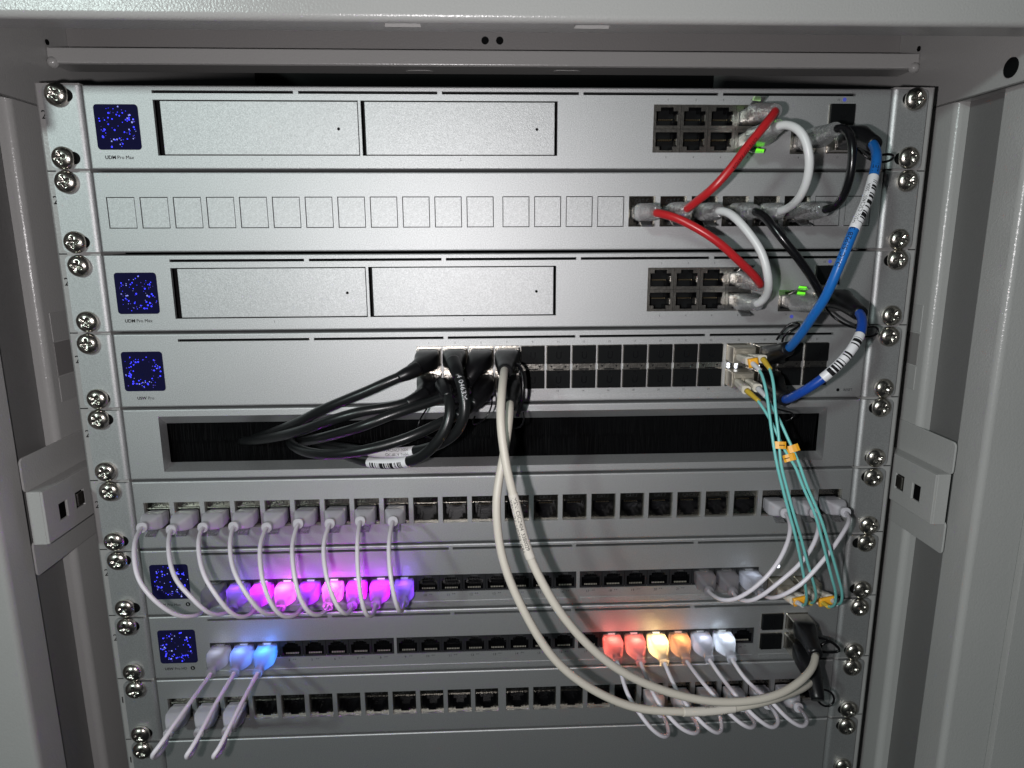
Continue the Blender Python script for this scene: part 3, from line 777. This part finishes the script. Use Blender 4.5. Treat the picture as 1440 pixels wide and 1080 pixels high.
CLR = [(0, .0057, .0040), (.30, .0058, .0041), (.36, .0062, .0050), (.60, .0058, .0048), (.80, .0046, .0042), (1, .0036, .0036)]
def clear_plug(th, x, z, E, tab):
    n = 36; P = loft_path(x, z, E, 0.003, 0.5, n); sz = sizes(CLR, n)
    for k in range(n + 1):
        if k > n * 0.62 and k % 4 in (0, 1): sz[k] = (sz[k][0] * 0.90, sz[k][1] * 0.90)
    b = MB(); b.sweep(P, sz, 20, ex=[5 if k < n*0.45 else max(2.1, 5 - (k - n*0.45) * 0.25) for k in range(n + 1)])
    o = part('plug', b.mesh('plug', CLEAR), th)
    h = MB(); s = tab
    h.prism([(-0.0015, z + s*0.0040), (-0.0135, z + s*0.0082), (-0.0140, z + s*0.0076), (-0.0015, z + s*0.0032)], x - 0.0030, x + 0.0030, fn=lambda a, c, w: (w, a, c), back=True)
    part('latch', h.mesh('latch', CLEARH), o)
    q = MB()                                      # foil and contacts seen inside the moulding
    q.box(x - 0.0046, x + 0.0046, -0.0100, 0.002, z - 0.0026, z + 0.0018, 0)
    for k in range(8): q.box(x - 0.0037 + k*0.00104, x - 0.0033 + k*0.00104, -0.0035, 0.002, z - s*0.0036 - 0.0003, z - s*0.0036 + 0.0003, 1)
    part('shield', q.mesh('shield', [STEEL, GOLD]), o)
    return o
DAC = [(0, .0060, .0040), (.22, .0062, .0043), (.27, .0067, .0050), (.32, .0061, .0046), (.38, .0067, .0051), (.54, .0065, .0052), (.74, .0053, .0048), (.86, .0045, .0043), (.96, .0041, .0041), (1, .0036, .0036)]
def dac_plug(th, x, z, E, mids=None, nose=0.010, ribs=False):
    P = loft_path(x, z, E, 0.003, 0.45, 30) if not mids else along(spline([Vector((x, 0.003, z)), Vector((x, -0.011, z))] + mids + [E]), 0, 1, 30)
    sz = sizes(DAC, 30)
    if ribs:
        for k in range(19, 31):
            if k % 2: sz[k] = (sz[k][0] * 0.86, sz[k][1] * 0.86)
    b = MB(); b.sweep(P, sz, 20, ex=[6 if k < 14 else max(2.2, 6 - (k - 13) * 0.45) for k in range(31)])
    o = part('plug', b.mesh('plug', RUBBER), th)
    q = MB(); q.box(x - 0.0069, x + 0.0069, -nose, 0.004, z - 0.0051, z + 0.0051)
    part('metal_nose', q.mesh('metal_nose', STEEL), o, bevel=0.0004)
    return o
def pull_loop(th, pts, r=0.0007):
    return cord(th, spline(route(pts)), r, BLACKG, 6, 'pull_loop')

# --- thick patch cords between the gateways and the upper patch panel
def clear_cable(label, m, r, a, za, taba, Ea, pts, c, zc, tabc, Ec, group):
    pts = [(q[0], q[1], q[2] * 0.84) for q in pts]
    A, B = at(*Ea), at(*Ec)
    th = thing('patch_cable', label, 'cable', (a, 0, za), group)
    clear_plug(th, a, za, A, taba); clear_plug(th, c, zc, B, tabc)
    P = spline([Vector((a, -0.008, za)), (A + Vector((a, -0.008, za))) / 2 + Vector((0, -0.002, 0)), A] + route([Ea] + pts + [Ec])[1:-1] + [B, (B + Vector((c, -0.008, zc))) / 2 + Vector((0, -0.002, 0)), Vector((c, -0.008, zc))])
    cord(th, P, r, m); return th, P
GX4, GX9 = 0.0943 + 0.01555 * 3, 0.1726
ZU, ZD = -0.01575, -0.02845
KJ = top(1) + KZ - 0.0006
G = 'thick patch cords at the upper right'
th, P = clear_cable('red patch cord rising from the upper patch panel to the top gateway', RED, 0.0022, GX4, top(0) + ZU, 1, (1091, 156, -0.037),
    [(1084, 165, -.049), (1075, 177, -.054), (1050, 207, -.056), (1025, 240, -.056), (1000, 267, -.052), (981, 282, -.043)], kx(18), KJ, -1, (966, 294, -0.030), G)
print_on(th, P, 0.42, 0.00225, 'CAT6 UTP PATCH', 0.0022, 0.5, INK)
th, P = clear_cable('red patch cord running from the upper patch panel down to the second gateway', RED, 0.0022, kx(17), KJ, -1, (922, 299, -0.030),
    [(936, 302, -.040), (950, 306, -.045), (982, 322, -.051), (1012, 342, -.054), (1037, 365, -.053), (1060, 387, -.047)], GX4, top(2) + ZU, 1, (1070, 401, -0.034), G)
clear_cable('white patch cord looping from the top gateway to the upper patch panel', WHITEJ, 0.0022, GX4, top(0) + ZD, -1, (1095, 177, -0.038),
    [(1105, 175, -.048), (1117, 178, -.055), (1130, 190, -.060), (1137, 212, -.062), (1138, 238, -.060), (1132, 263, -.054), (1121, 282, -.045), (1108, 293, -.032)], kx(21), KJ, -1, (1097, 297, -0.022), G)
clear_cable('white patch cord curving from the upper patch panel down to the second gateway', WHITEJ, 0.0022, kx(19), KJ, -1, (1010, 296, -0.026),
    [(1022, 298, -.036), (1034, 306, -.043), (1055, 330, -.050), (1072, 357, -.054), (1080, 388, -.055), (1081, 404, -.050), (1076, 419, -.041)], GX4, top(2) + ZD, -1, (1065, 428, -0.029), G)
clear_cable('black patch cord looping from the top gateway to the upper patch panel', BLACKJ, 0.0022, GX9, top(0) - 0.0292, -1, (1176, 181, -0.038),
    [(1187, 180, -.047), (1195, 188, -.053), (1199, 212, -.057), (1196, 245, -.056), (1187, 274, -.050), (1174, 291, -.042)], kx(22), KJ, -1, (1159, 295, -0.032), G)
clear_cable('black patch cord slanting from the upper patch panel down to the second gateway', BLACKJ, 0.0022, kx(20), KJ, -1, (1061, 297, -0.029),
    [(1071, 301, -.038), (1081, 311, -.044), (1098, 333, -.050), (1120, 360, -.052), (1140, 388, -.050), (1152, 409, -.046), (1158, 422, -.042)], GX9, top(2) - 0.0292, 1, (1152, 431, -0.035), G)
for parent, pts in ((g1, ((1064, 139), (1069, 202), (1068, 212))), (g2, ((1128, 405), (1126, 413)))):
    for px, py in pts:
        c = at(px, py, -0.011); q = MB(); q.prism([(-.0024, -.0007), (.0020, -.0012), (.0026, .0007), (-.0016, .0012)], -0.0004, 0.0004, fn=lambda a, d, w: (c.x + a, c.y + w, c.z + d), back=True)
        part('port_light', q.mesh('port_light', LEDG if py != 139 else mat('dim_green_port_light', (0.30, 0.42, 0.24), 0.3, emit=((0.3, 0.6, 0.15), 0.25))), parent)

# --- blue direct attach cables
def dac_cable(label, m, r, ends, pts, group=None, cat='cable', name='direct_attach_cable'):
    (x0, z0, E0, m0), (x1, z1, E1, m1) = ends; r = 0.0024
    th = thing(name, label, cat, (x0, 0, z0), group)
    A = at(*E0); dac_plug(th, x0, z0, A, m0)
    if x1 is not None:
        B = at(*E1); dac_plug(th, x1, z1, B, m1)
    P = spline(route(pts))
    cord(th, P, r, m, 12); return th, P
th, P = dac_cable('bright blue cable with a barcode wrap from the top gateway to the switch', BLUE1, 0.0029,
    ((0.19255, top(0) - 0.02955, (1231, 204, -0.042), [at(1206, 190, -0.026)]), (AX[13], AZ[0], (1109, 490, -0.040), [at(1090, 497, -.026)])),
    [(1224, 199, -.038), (1230, 206, -.045), (1233, 218, -.053), (1232, 232, -.058), (1228, 250, -.062), (1217, 287, -.070), (1201, 322, -.075), (1187, 357, -.076), (1172, 393, -.074), (1160, 419, -.070), (1144, 443, -.063), (1128, 467, -.053), (1114, 485, -.043), (1108, 491, -.038)], 'blue cables')
f0, f1 = nearest(P, 1229, 246), nearest(P, 1203, 323)
wrap(th, P, f0, f1, 0.00255, LABELW, (96, 168), 4)
print_on(th, P, f1 - 0.012, 0.0026, 'MSN: CSC24031150041', 0.0025, 0.45, INK, True)
print_on(th, P, f1 + 0.13, 0.00245, 'DAC SFP28 30AWG', 0.0034, 0.35, INK, True)
print_on(th, P, f0 - 0.01, 0.00245, 'LEV', 0.0040, 0.0, INK, True)
pull_loop(th, [(1206, 196, -.024), (1222, 218, -.024), (1240, 218, -.022), (1256, 215, -.022), (1258, 222, -.022), (1248, 228, -.022), (1226, 226, -.024), (1205, 210, -.020)])
pull_loop(th, [(1100, 480, -.022), (1103, 470, -.028), (1117, 463, -.030), (1127, 456, -.026), (1116, 452, -.024), (1104, 460, -.022), (1092, 478, -.020)])
th, P = dac_cable('deep blue cable with a white barcode wrap from the second gateway to the switch', BLUE2, 0.0029,
    ((0.19255, top(2) - 0.02955, (1211, 442, -0.048), [at(1180, 420, -0.026)]), (AX[13], AZ[1], (1105, 562, -0.046), [at(1088, 545, -.026)])),
    [(1203, 436, -.044), (1210, 441, -.049), (1213, 452, -.056), (1211, 466, -.061), (1205, 480, -.065), (1196, 494, -.067), (1179, 513, -.068), (1157, 532, -.066), (1135, 547, -.062), (1117, 557, -.055), (1107, 562, -.048), (1102, 561, -.043)], 'blue cables')
wrap(th, P, nearest(P, 1209, 472), nearest(P, 1160, 530), 0.00255, LABELW, (30, 165), 12)
pull_loop(th, [(1160, 432, -.020), (1172, 446, -.028), (1192, 458, -.030), (1212, 462, -.026), (1232, 458, -.024), (1237, 466, -.024), (1228, 474, -.024), (1205, 472, -.024)])
pull_loop(th, [(1085, 560, -.024), (1088, 575, -.030), (1104, 578, -.032), (1116, 580, -.030), (1118, 586, -.030), (1106, 594, -.030), (1094, 590, -.028)], 0.0005)

# --- black cables from the first three columns of ports into the brush
Gk = 'black cables entering the brush slot'
def black_dac(label, col, u, E, mids, pts):
    th = thing('direct_attach_cable', label, 'cable', (AX[col], 0, AZ[u]), Gk)
    dac_plug(th, AX[col], AZ[u], at(*E), [at(*q) for q in mids], nose=0.0065)
    P = spline(route(pts)); cord(th, P, 0.0028, BLACKD, 12)
    b = MB(); b.sweep(along(P, 0.0, 0.09, 12), sizes([(0, .0041, .0041), (.6, .0037, .0037), (1, .0029, .0029)], 12), 12); part('boot', b.mesh('boot', RUBBER), th)
    return th, P
black_dac('black cable bending left from the leftmost upper port, uppermost of the bundle', 0, 0, (578, 523, -.032), [(594, 513, -.024)],
    [(588, 518, -.030), (572, 526, -.034), (545, 537, -.036), (519, 549, -.036), (480, 565, -.034), (450, 578, -.030), (423, 592, -.022), (395, 604, -.008), (372, 612, .004), (352, 618, .014)])
black_dac('black cable bending left from the leftmost lower port, second of the bundle', 0, 1, (588, 560, -.032), [(600, 550, -.024)],
    [(598, 553, -.028), (581, 563, -.034), (552, 572, -.038), (508, 579, -.040), (463, 592, -.038), (419, 607, -.028), (385, 615, -.012), (358, 619, .002), (338, 620, .014)])
black_dac('black cable from the third upper port, third from the top of the bundle', 2, 0, (655, 540, -.030), [(668, 517, -.026)],
    [(660, 528, -.030), (645, 548, -.030), (621, 560, -.032), (597, 568, -.036), (552, 583, -.042), (508, 600, -.043), (463, 613, -.034), (435, 619, -.016), (418, 622, .002), (404, 622, .014)])
black_dac('black cable from the third lower port sagging in a wide curve into the brush', 2, 1, (662, 570, -.036), [(678, 552, -.028)],
    [(668, 562, -.034), (650, 580, -.038), (621, 594, -.044), (585, 611, -.050), (552, 623, -.052), (508, 634, -.052), (463, 639, -.046), (430, 635, -.034), (411, 625, -.016), (410, 616, .0), (420, 612, .014)])
th, P = black_dac('black cable with white printing from the second upper port, paper label facing out', 1, 0, (640, 516, -.040), [(638, 505, -.030)],
    [(637, 508, -.036), (643, 524, -.046), (650, 545, -.052), (654, 567, -.055), (652, 588, -.056), (643, 607, -.054), (623, 622, -.050), (602, 630, -.045), (578, 635, -.040), (550, 637, -.034), (520, 635, -.026), (490, 630, -.012), (462, 626, .002), (440, 624, .014)])
print_on(th, P, nearest(P, 641, 520), 0.00285, '2024 0463M', 0.0036, 0.15, INKW)
wrap(th, P, nearest(P, 584, 633), nearest(P, 520, 634), 0.00295, LABELW, None, 8)
print_on(th, P, nearest(P, 577, 634), 0.0030, 'MSN: CWC24040010', 0.0023, -0.50, INK)
print_on(th, P, nearest(P, 577, 634), 0.0030, 'MPN: A10P1XD', 0.0023, 0.35, INK)
th, P = black_dac('black cable from the second lower port with a barcode label at its lowest point', 1, 1, (626, 552, -.040), [(634, 545, -.028)],
    [(622, 541, -.036), (627, 549, -.044), (632, 563, -.050), (633, 580, -.054), (627, 603, -.056), (611, 626, -.055), (592, 642, -.051), (574, 649, -.047), (547, 652, -.041), (519, 650, -.034), (500, 645, -.024), (478, 637, -.008), (460, 630, .006), (446, 626, .014)])
wrap(th, P, nearest(P, 574, 650), nearest(P, 519, 651), 0.00295, LABELW, (75, 175), 15)
for pts in ([(600, 575, -.02), (590, 590, -.026), (585, 605, -.026), (595, 614, -.024), (612, 616, -.02)], [(690, 545, -.02), (692, 570, -.028), (680, 592, -.030), (662, 598, -.026), (668, 585, -.024)]):
    pull_loop(th, pts, 0.0005)

# --- beige cables
def beige(label, u, E0, m0, zs, E1, m1, pts):
    th = thing('direct_attach_cable', label, 'cable', (AX[3], 0, AZ[u]), 'long beige cables')
    dac_plug(th, AX[3], AZ[u], at(*E0), [at(*q) for q in m0], nose=0.0065, ribs=(u == 1)); dac_plug(th, 0.1927, zs, at(*E1), [at(*q) for q in m1], nose=0.014)
    P = spline(route(pts), 0.003); cord(th, P, 0.00215, BEIGE, 14); return th, P
tA, PA = beige('beige cable with a serial number sleeve high up, from the upper port', 0, (710, 523, -.044), [(711, 507, -.026)], top(7) - 0.0152, (1148, 921, -.042), [(1133, 888, -.022)],
    [(710, 518, -.040), (708, 530, -.054), (705, 560, -.070), (704, 593, -.077), (708, 630, -.081), (714, 665, -.084), (724, 705, -.086), (734, 748, -.088), (746, 785, -.090), (763, 820, -.092), (787, 860, -.093), (823, 903, -.092), (863, 937, -.090), (907, 961, -.087), (960, 979, -.084), (1010, 987, -.081), (1060, 985, -.077), (1100, 974, -.071), (1130, 954, -.062), (1144, 936, -.052), (1147, 920, -.042)])
f0, f1 = nearest(PA, 720, 699), nearest(PA, 744, 783)
wrap(tA, PA, f0, f1, 0.00242, LABELB, None, 1)
print_on(tA, PA, f0 + 0.004, 0.00247, 'MSN: CSC240413380029', 0.0026, 0.12, INK)
print_on(tA, PA, f0 + 0.006, 0.00247, 'MPN: 1DA1UPD5B1GBA', 0.0026, -0.95, INK)
tB, PB = beige('beige cable with a pale sleeve at its lowest point, from the lower port', 1, (717, 570, -.052), [(716, 548, -.030)], top(7) - 0.0292, (1150, 985, -.044), [(1131, 920, -.020), (1145, 958, -.036)],
    [(717, 562, -.046), (717, 576, -.058), (714, 605, -.066), (709, 637, -.070), (703, 667, -.073), (699, 693, -.076), (698, 720, -.078), (702, 763, -.080), (713, 806, -.083), (737, 860, -.086), (770, 915, -.087), (803, 949, -.086), (847, 977, -.084), (897, 996, -.081), (960, 1001, -.077), (1010, 999, -.073), (1053, 992, -.068), (1087, 984, -.061), (1112, 975, -.052), (1132, 966, -.043), (1141, 958, -.036)])
f0, f1 = nearest(PB, 959, 1001), nearest(PB, 1034, 996)
wrap(tB, PB, f0, f1, 0.00242, LABELB, None, 1)
print_on(tB, PB, nearest(PB, 989, 999), 0.00247, 'UBNKM', 0.0024, 1.0, INK)
print_on(tB, PB, nearest(PB, 972, 999), 0.00247, 'MSN: CSC24041338', 0.0024, -1.25, INK)
pull_loop(tA, [(712, 515, -.024), (730, 512, -.032), (735, 530, -.036), (735, 560, -.038), (728, 585, -.036)], 0.0011)
pull_loop(tB, [(712, 600, -.040), (733, 603, -.040), (738, 590, -.036), (736, 580, -.032)], 0.0005)
pull_loop(tA, [(1140, 895, -.026), (1155, 897, -.026), (1168, 901, -.026), (1184, 916, -.026), (1170, 917, -.026), (1152, 917, -.026), (1153, 905, -.026), (1166, 902, -.026)], 0.0009)
pull_loop(tB, [(1144, 970, -.030), (1160, 969, -.030), (1173, 977, -.030), (1172, 992, -.030), (1158, 995, -.030), (1148, 982, -.030), (1142, 972, -.030)], 0.0007)

# --- thin lilac white patch cords
def thin(label, group, a, za, upa, Ea, pts, c, zc, upc, Ec, lit=None, lit_first=False, tint=None):
    th = thing('patch_cable', label, 'cable', (a, 0, za), group)
    slim_plug(th, a, za, at(*Ea), upa, lit if lit_first else None); slim_plug(th, c, zc, at(*Ec), upc, None if lit_first else lit)
    P = route([Ea] + pts + [Ec])
    P = [P[0] + (Vector((a, -0.004, za)) - P[0]) * 0.3] + P + [P[-1] + (Vector((c, -0.004, zc)) - P[-1]) * 0.3]
    P = spline(P); cord(th, P, 0.00122, LILAC, 10)
    return th
K6 = top(5) + KZ - 0.0010; J7 = top(6) + PZ7; J8 = top(7) + PZ8; K9 = top(8) + KZ - 0.0010
z1 = lambda l, ox, oy, s: [(ox + q[0] / s, oy + q[1] / s) for q in l]
VIO, MAG, PUR = (0.20, 0.04, 1.0), (0.52, 0.0, 1.0), (0.34, 0.0, 1.0)
left = [
 ([(85,370),(45,450),(38,550),(60,680),(130,790),(230,880),(330,930),(430,925)], (286, 858), None, 'a clear unlit plug'),
 ([(270,385),(255,480),(268,600),(310,710),(390,800),(470,880),(540,920),(600,915)], (327, 857), (VIO, .006), 'a violet plug'),
 ([(470,370),(445,460),(455,580),(490,690),(560,800),(630,890),(700,935),(760,925)], (358, 857), (MAG, .020), 'a magenta plug'),
 ([(665,365),(645,470),(655,590),(690,690),(750,790),(810,870),(870,915),(930,915)], (394, 856), ((0.80, 0.05, 1.0), .030), 'a blazing pink plug'),
 ([(875,370),(838,470),(835,580),(850,700),(890,820),(940,900),(1000,935),(1060,920)], (424, 855), (PUR, .014), 'a deep purple plug'),
 ([(1075,345),(1042,460),(1040,560),(1055,690),(1090,820),(1140,900),(1190,925),(1240,905)], (461, 853), ((0.84, 0.06, 0.95), .028), 'a pink white plug'),
 ([(1275,345),(1240,460),(1240,580),(1265,720),(1310,840),(1350,900),(1385,915),(1410,890)], (495, 852), (MAG, .026), 'a strong magenta plug'),
 ([(1468,330),(1452,450),(1452,600),(1465,750),(1490,880),(1520,930),(1550,915)], (528, 851), ((0.50, 0.0, 1.0), .016), 'a purple magenta plug'),
 ([(1675,330),(1652,450),(1652,580),(1668,720),(1690,830),(1715,895),(1735,890)], (568, 848), (VIO, .008), 'the rightmost violet plug'),
]
ordn = ('first', 'second', 'third', 'fourth', 'fifth', 'sixth', 'seventh', 'eighth', 'ninth')
for k, (pts, Ec, lit, desc) in enumerate(left):
    q = z1(pts, 180, 660, 4.5); n = len(q)
    dep = [-.021] + [(-.021 - 0.036 * math.sin(math.pi * min(1.0, (j + 0.3) / (n - 0.2)) * 0.86)) for j in range(1, n)]
    q = [(a[0], a[1], d) for a, d in zip(q, dep)]
    thin('thin lilac cord, %s from the left, ending in %s' % (ordn[k], desc), 'thin cords looping down on the left', kx(k + 1), K6, False, q[0], q[1:],
         X7[k], J7, True, (Ec[0], Ec[1], -.024), lit)
right = [
 (22, [(1105,722,-.020),(1111,737,-.036),(1109,758,-.046),(1098,784,-.053),(1080,809,-.056),(1055,831,-.054),(1033,843,-.050),(1013,843,-.042)], (997,832,-.022), None, 'leftmost of three looping on the right, ending in a dull plug'),
 (23, [(1146,722,-.020),(1151,738,-.036),(1149,752,-.044),(1141,771,-.050),(1123,795,-.055),(1093,821,-.056),(1072,837,-.053),(1055,845,-.048),(1041,843,-.038)], (1031,834,-.022), None, 'middle of three looping on the right, crossed by aqua fibres'),
 (24, [(1190,721,-.020),(1194,732,-.034),(1188,745,-.042),(1173,768,-.050),(1150,797,-.055),(1127,821,-.056),(1103,836,-.053),(1085,841,-.045)], (1069,834,-.024), ((.75, .86, 1.0), .0013), 'rightmost of three looping on the right, ending in a white plug')]
for k, pts, Ec, lit, desc in right:
    thin('thin lilac cord, ' + desc, 'thin cords looping down on the right', kx(k), K6, False, pts[0], pts[1:], X7[k - 1], J7, True, Ec, lit)
BLU = (0.04, 0.22, 1.0)
low3 = [(0, (296, 948), [(286, 962, -.034), (268, 987, -.052), (240, 1026, -.070), (222, 1052, -.078), (213, 1062, -.080), (217, 1066, -.075), (226, 1058, -.064), (233, 1046, -.044)], (236, 1034, -.020), ((.8, .86, 1.0), .0011), 'leftmost of three drooping at lower left, whitish plug'),
        (1, (329, 947), [(320, 962, -.034), (302, 992, -.052), (282, 1030, -.070), (267, 1056, -.078), (261, 1063, -.080), (265, 1066, -.075), (272, 1056, -.064), (277, 1044, -.044)], (279, 1032, -.020), ((.12, .26, 1.0), .0065), 'middle of three drooping at lower left, pale blue plug'),
        (2, (362, 947), [(354, 962, -.034), (339, 990, -.052), (319, 1030, -.070), (306, 1056, -.078), (299, 1063, -.080), (303, 1066, -.075), (311, 1056, -.064), (316, 1043, -.044)], (318, 1031, -.020), ((.03, .22, 1.0), .0120), 'rightmost of three drooping at lower left, bright blue plug')]
for k, Ea, pts, Ec, lit, desc in low3:
    thin('thin lilac cord, ' + desc, 'thin cords drooping at the lower left', X8[k], J8, True, (Ea[0], Ea[1], -.024), pts, kx(k + 1), K9, False, Ec, lit, True)
RO, OR = (1.0, 0.13, 0.085), (1.0, 0.33, 0.08)
low6 = [(17, [(400,405),(430,520),(470,630),(540,740),(620,840),(690,885),(722,868),(706,790),(678,735)], 18, (RO, .0100), 'salmon red plug, leftmost of the six'),
        (18, [(545,415),(580,510),(640,640),(720,750),(800,830),(880,865),(912,842),(890,785),(850,725)], 19, (RO, .0100), 'second salmon red plug of the six'),
        (19, [(695,415),(750,545),(820,660),(900,760),(960,820),(1030,862),(1058,832),(1046,755),(1020,705)], 20, ((1.0, 0.62, 0.22), .0220), 'blazing yellow plug'),
        (20, [(835,405),(920,520),(990,600),(1100,730),(1180,800),(1240,830),(1268,805),(1240,755),(1190,695)], 21, (OR, .0075), 'orange plug'),
        (21, [(980,395),(1050,500),(1130,600),(1230,720),(1310,790),(1380,828),(1418,790),(1385,715),(1350,680)], 22, ((.75, .84, 1.0), .0028), 'dull whitish plug'),
        (22, [(1122,392),(1200,510),(1300,605),(1372,661),(1471,765),(1562,819),(1597,787),(1580,740),(1545,700)], 23, ((.75, .88, 1.0), .0060), 'bright white plug, rightmost of the six')]
for k, pts, kk, lit, desc in low6:
    q = z1(pts, 780, 840, 4.5); dep = [-.024, -.036, -.046, -.053, -.056, -.054, -.048, -.036, -.021]
    q = [(a[0], a[1], d) for a, d in zip(q, dep)]
    thin('thin lilac cord at lower right from the ' + desc, 'thin cords drooping at the lower right', X8[k], J8, True, q[0], q[1:-1], kx(kk), K9, False, q[-1], lit, True)

# --- fibre modules and aqua duplex fibres
def module(x, z, label):
    th = thing('fibre_module', label, 'transceiver', (x, 0, z), 'fibre modules')
    b = MB(); b.box(x - 0.0068, x + 0.0068, -0.0105, 0.012, z - 0.0048, z + 0.0048)
    bd = part('module_body', b.mesh('module_body', SFPM), th, bevel=0.0005)
    b = MB(); b.box(x - 0.0061, x + 0.0061, -0.0118, -0.0106, z + 0.0010, z + 0.0044); part('port_rim', b.mesh('port_rim', SFPM), bd, bevel=0.0004)
    return th
def lc(th, A, B, C, boot):
    """one connector from the module (A) to its collar (B) and boot end (C)"""
    b = MB(); P = along([A, B], 0, 1, 8); b.sweep(P, sizes([(0, .0021, .0021), (.55, .0021, .0021), (.6, .0025, .0025), (1, .0023, .0023)], 8), 12, ex=4)
    o = part('connector', b.mesh('connector', LCWHITE), th)
    b = MB(); b.sweep(along([B, C], 0, 1, 8), sizes([(0, .0017, .0017), (1, .0012, .0012)], 8), 10); part('boot', b.mesh('boot', boot), o)
    return o
def fibre(label, xa, za, endsA, xb, zb, endsB, strands, clipA, clipB, boots, tags):
    th = thing('fibre_cable', label, 'cable', (xa, 0, za), 'aqua duplex fibres')
    PP = []
    for i in (0, 1):
        s = (-0.0031, 0.0031)[i]
        B, C = at(*endsA[i][0]), at(*endsA[i][1]); lc(th, Vector((xa + s, -0.010, za)), B, C, boots[i])
        B2, C2 = at(*endsB[i][0]), at(*endsB[i][1]); lc(th, Vector((xb + s, -0.010, zb)), B2, C2, boots[i])
        R_ = route(strands[i]); R_ = [B.lerp(C, .5), C] + R_ + [C2, C2.lerp(B2, .5)]
        P = spline(R_); PP.append(P); cord(th, P, 0.00082, AQUA, 8, 'strand')
    for c, ends, ts in ((clipA, endsA, (-.30, -.1, .1, .3, .46)), (clipB, endsB, (-.28, .0, .5, 1.0, 1.28))):
        if c is None: continue
        A, B = at(*ends[0][0]), at(*ends[1][0]); d = (at(*ends[0][1]) - A).normalized() * 0.0016; b = MB()
        b.sweep([A.lerp(B, t) + d for t in ts], (.0012, .0027), 12, ex=4); part('clip', b.mesh('clip', ORANGE), th)
    for (i, px, py, w, ang, digit) in tags:
        f = nearest(PP[i], px, py); Q = along(PP[i], max(0, f - .012), min(1, f + .012), 6)
        o = (CAM_LOC - Q[3]).normalized(); c = Q[3] + o * 0.0012; rt = Vector((math.cos(ang), 0, math.sin(ang))); rt = (rt - o * rt.dot(o)).normalized(); up = o.cross(rt)
        b = MB(); A = []
        for k, (dx, bulge) in enumerate(((-.5, 0), (-.3, .0006), (0, .0009), (.3, .0006), (.5, 0))):
            A.append([c + rt * (w * dx) + o * bulge + up * s * 0.0019 for s in (-1, 1)])
        Bk = [[p - o * 0.0022 for p in q] for q in A]
        for a, d in zip(A, A[1:]): b.poly([a[0], d[0], d[1], a[1]], 0, True)
        for a, d in zip(Bk, Bk[1:]): b.poly([a[0], d[0], d[1], a[1]], 0, True)
        for a, d, e, g in zip(A, A[1:], Bk, Bk[1:]):
            b.poly([a[0], d[0], g[0], e[0]]); b.poly([a[1], d[1], g[1], e[1]])
        b.poly([A[0][0], A[0][1], Bk[0][1], Bk[0][0]]); b.poly([A[-1][0], A[-1][1], Bk[-1][1], Bk[-1][0]])
        tg = part('number_tag', b.mesh('number_tag', ORANGE), th)
        if digit:
            q = MB(); text(q, '1', 0, 0, 0.0042, fn=lambda a, d: tuple(c + o * 0.00105 - up * (a) * 1.0 + rt * (d - .0016 - w * digit)))
            part('digit', q.mesh('digit', INK, False), tg)
    return th
M1 = module(AX[12], AZ[0], 'upper fibre module, beside the black caps of the double row'); M2 = module(AX[12], AZ[1], 'lower fibre module, beside the black caps of the double row')
M3 = module(SF7[0][0], top(6) + SF7[0][1], 'left fibre module low on the right, above the orange clips'); M4 = module(SF7[1][0], top(6) + SF7[1][1], 'right fibre module low on the right, above the orange clips')
GREYB = mat('pale_boot', (0.55, 0.56, 0.58), 0.4)
fibre('left pair of aqua fibre strands, from the upper module to the left lower module', AX[12], AZ[0] - 0.001,
      [((1055, 508, -.027), (1069, 521, -.034)), ((1073, 505, -.028), (1083, 519, -.036))],
      SF7[0][0], top(6) + SF7[0][1], [((1117, 845, -.026), (1129, 852, -.034)), ((1130, 842, -.026), (1141, 849, -.034))],
      [[(1074, 535, -.041), (1078, 552, -.046), (1081, 575, -.050), (1086, 613, -.056), (1092, 650, -.060), (1100, 684, -.062), (1110, 722, -.062), (1119, 755, -.061), (1127, 793, -.057), (1133, 827, -.050), (1134, 846, -.042)],
       [(1087, 535, -.043), (1089, 550, -.047), (1090, 572, -.051), (1095, 613, -.056), (1098, 651, -.060), (1106, 684, -.061), (1116, 722, -.062), (1126, 755, -.060), (1136, 793, -.056), (1146, 827, -.049), (1147, 842, -.042)]],
      True, True, (GREYB, YELLOW), [(1, 1099, 629, .0066, -0.05, -.22)])
fibre('right pair of aqua fibre strands, from the lower module to the right lower module', AX[12], AZ[1] - 0.001,
      [((1050, 549, -.028), (1067, 564, -.038)), ((1066, 546, -.028), (1077, 558, -.036))],
      SF7[1][0], top(6) + SF7[1][1], [((1153, 845, -.026), (1166, 854, -.034)), ((1168, 842, -.026), (1177, 850, -.034))],
      [[(1073, 574, -.043), (1081, 586, -.047), (1095, 615, -.053), (1106, 638, -.056), (1118, 655, -.058), (1129, 684, -.060), (1146, 723, -.062), (1157, 763, -.060), (1169, 810, -.054), (1175, 833, -.048), (1174, 850, -.041)],
       [(1084, 570, -.041), (1095, 588, -.047), (1109, 619, -.053), (1117, 636, -.056), (1124, 652, -.058), (1135, 684, -.060), (1152, 723, -.061), (1165, 763, -.059), (1177, 805, -.053), (1184, 833, -.047), (1183, 847, -.041)]],
      None, True, (YELLOW, GREYB), [(1, 1117, 629, .0066, 0.30, 0), (0, 1108, 643, .0062, 0.25, .2)])
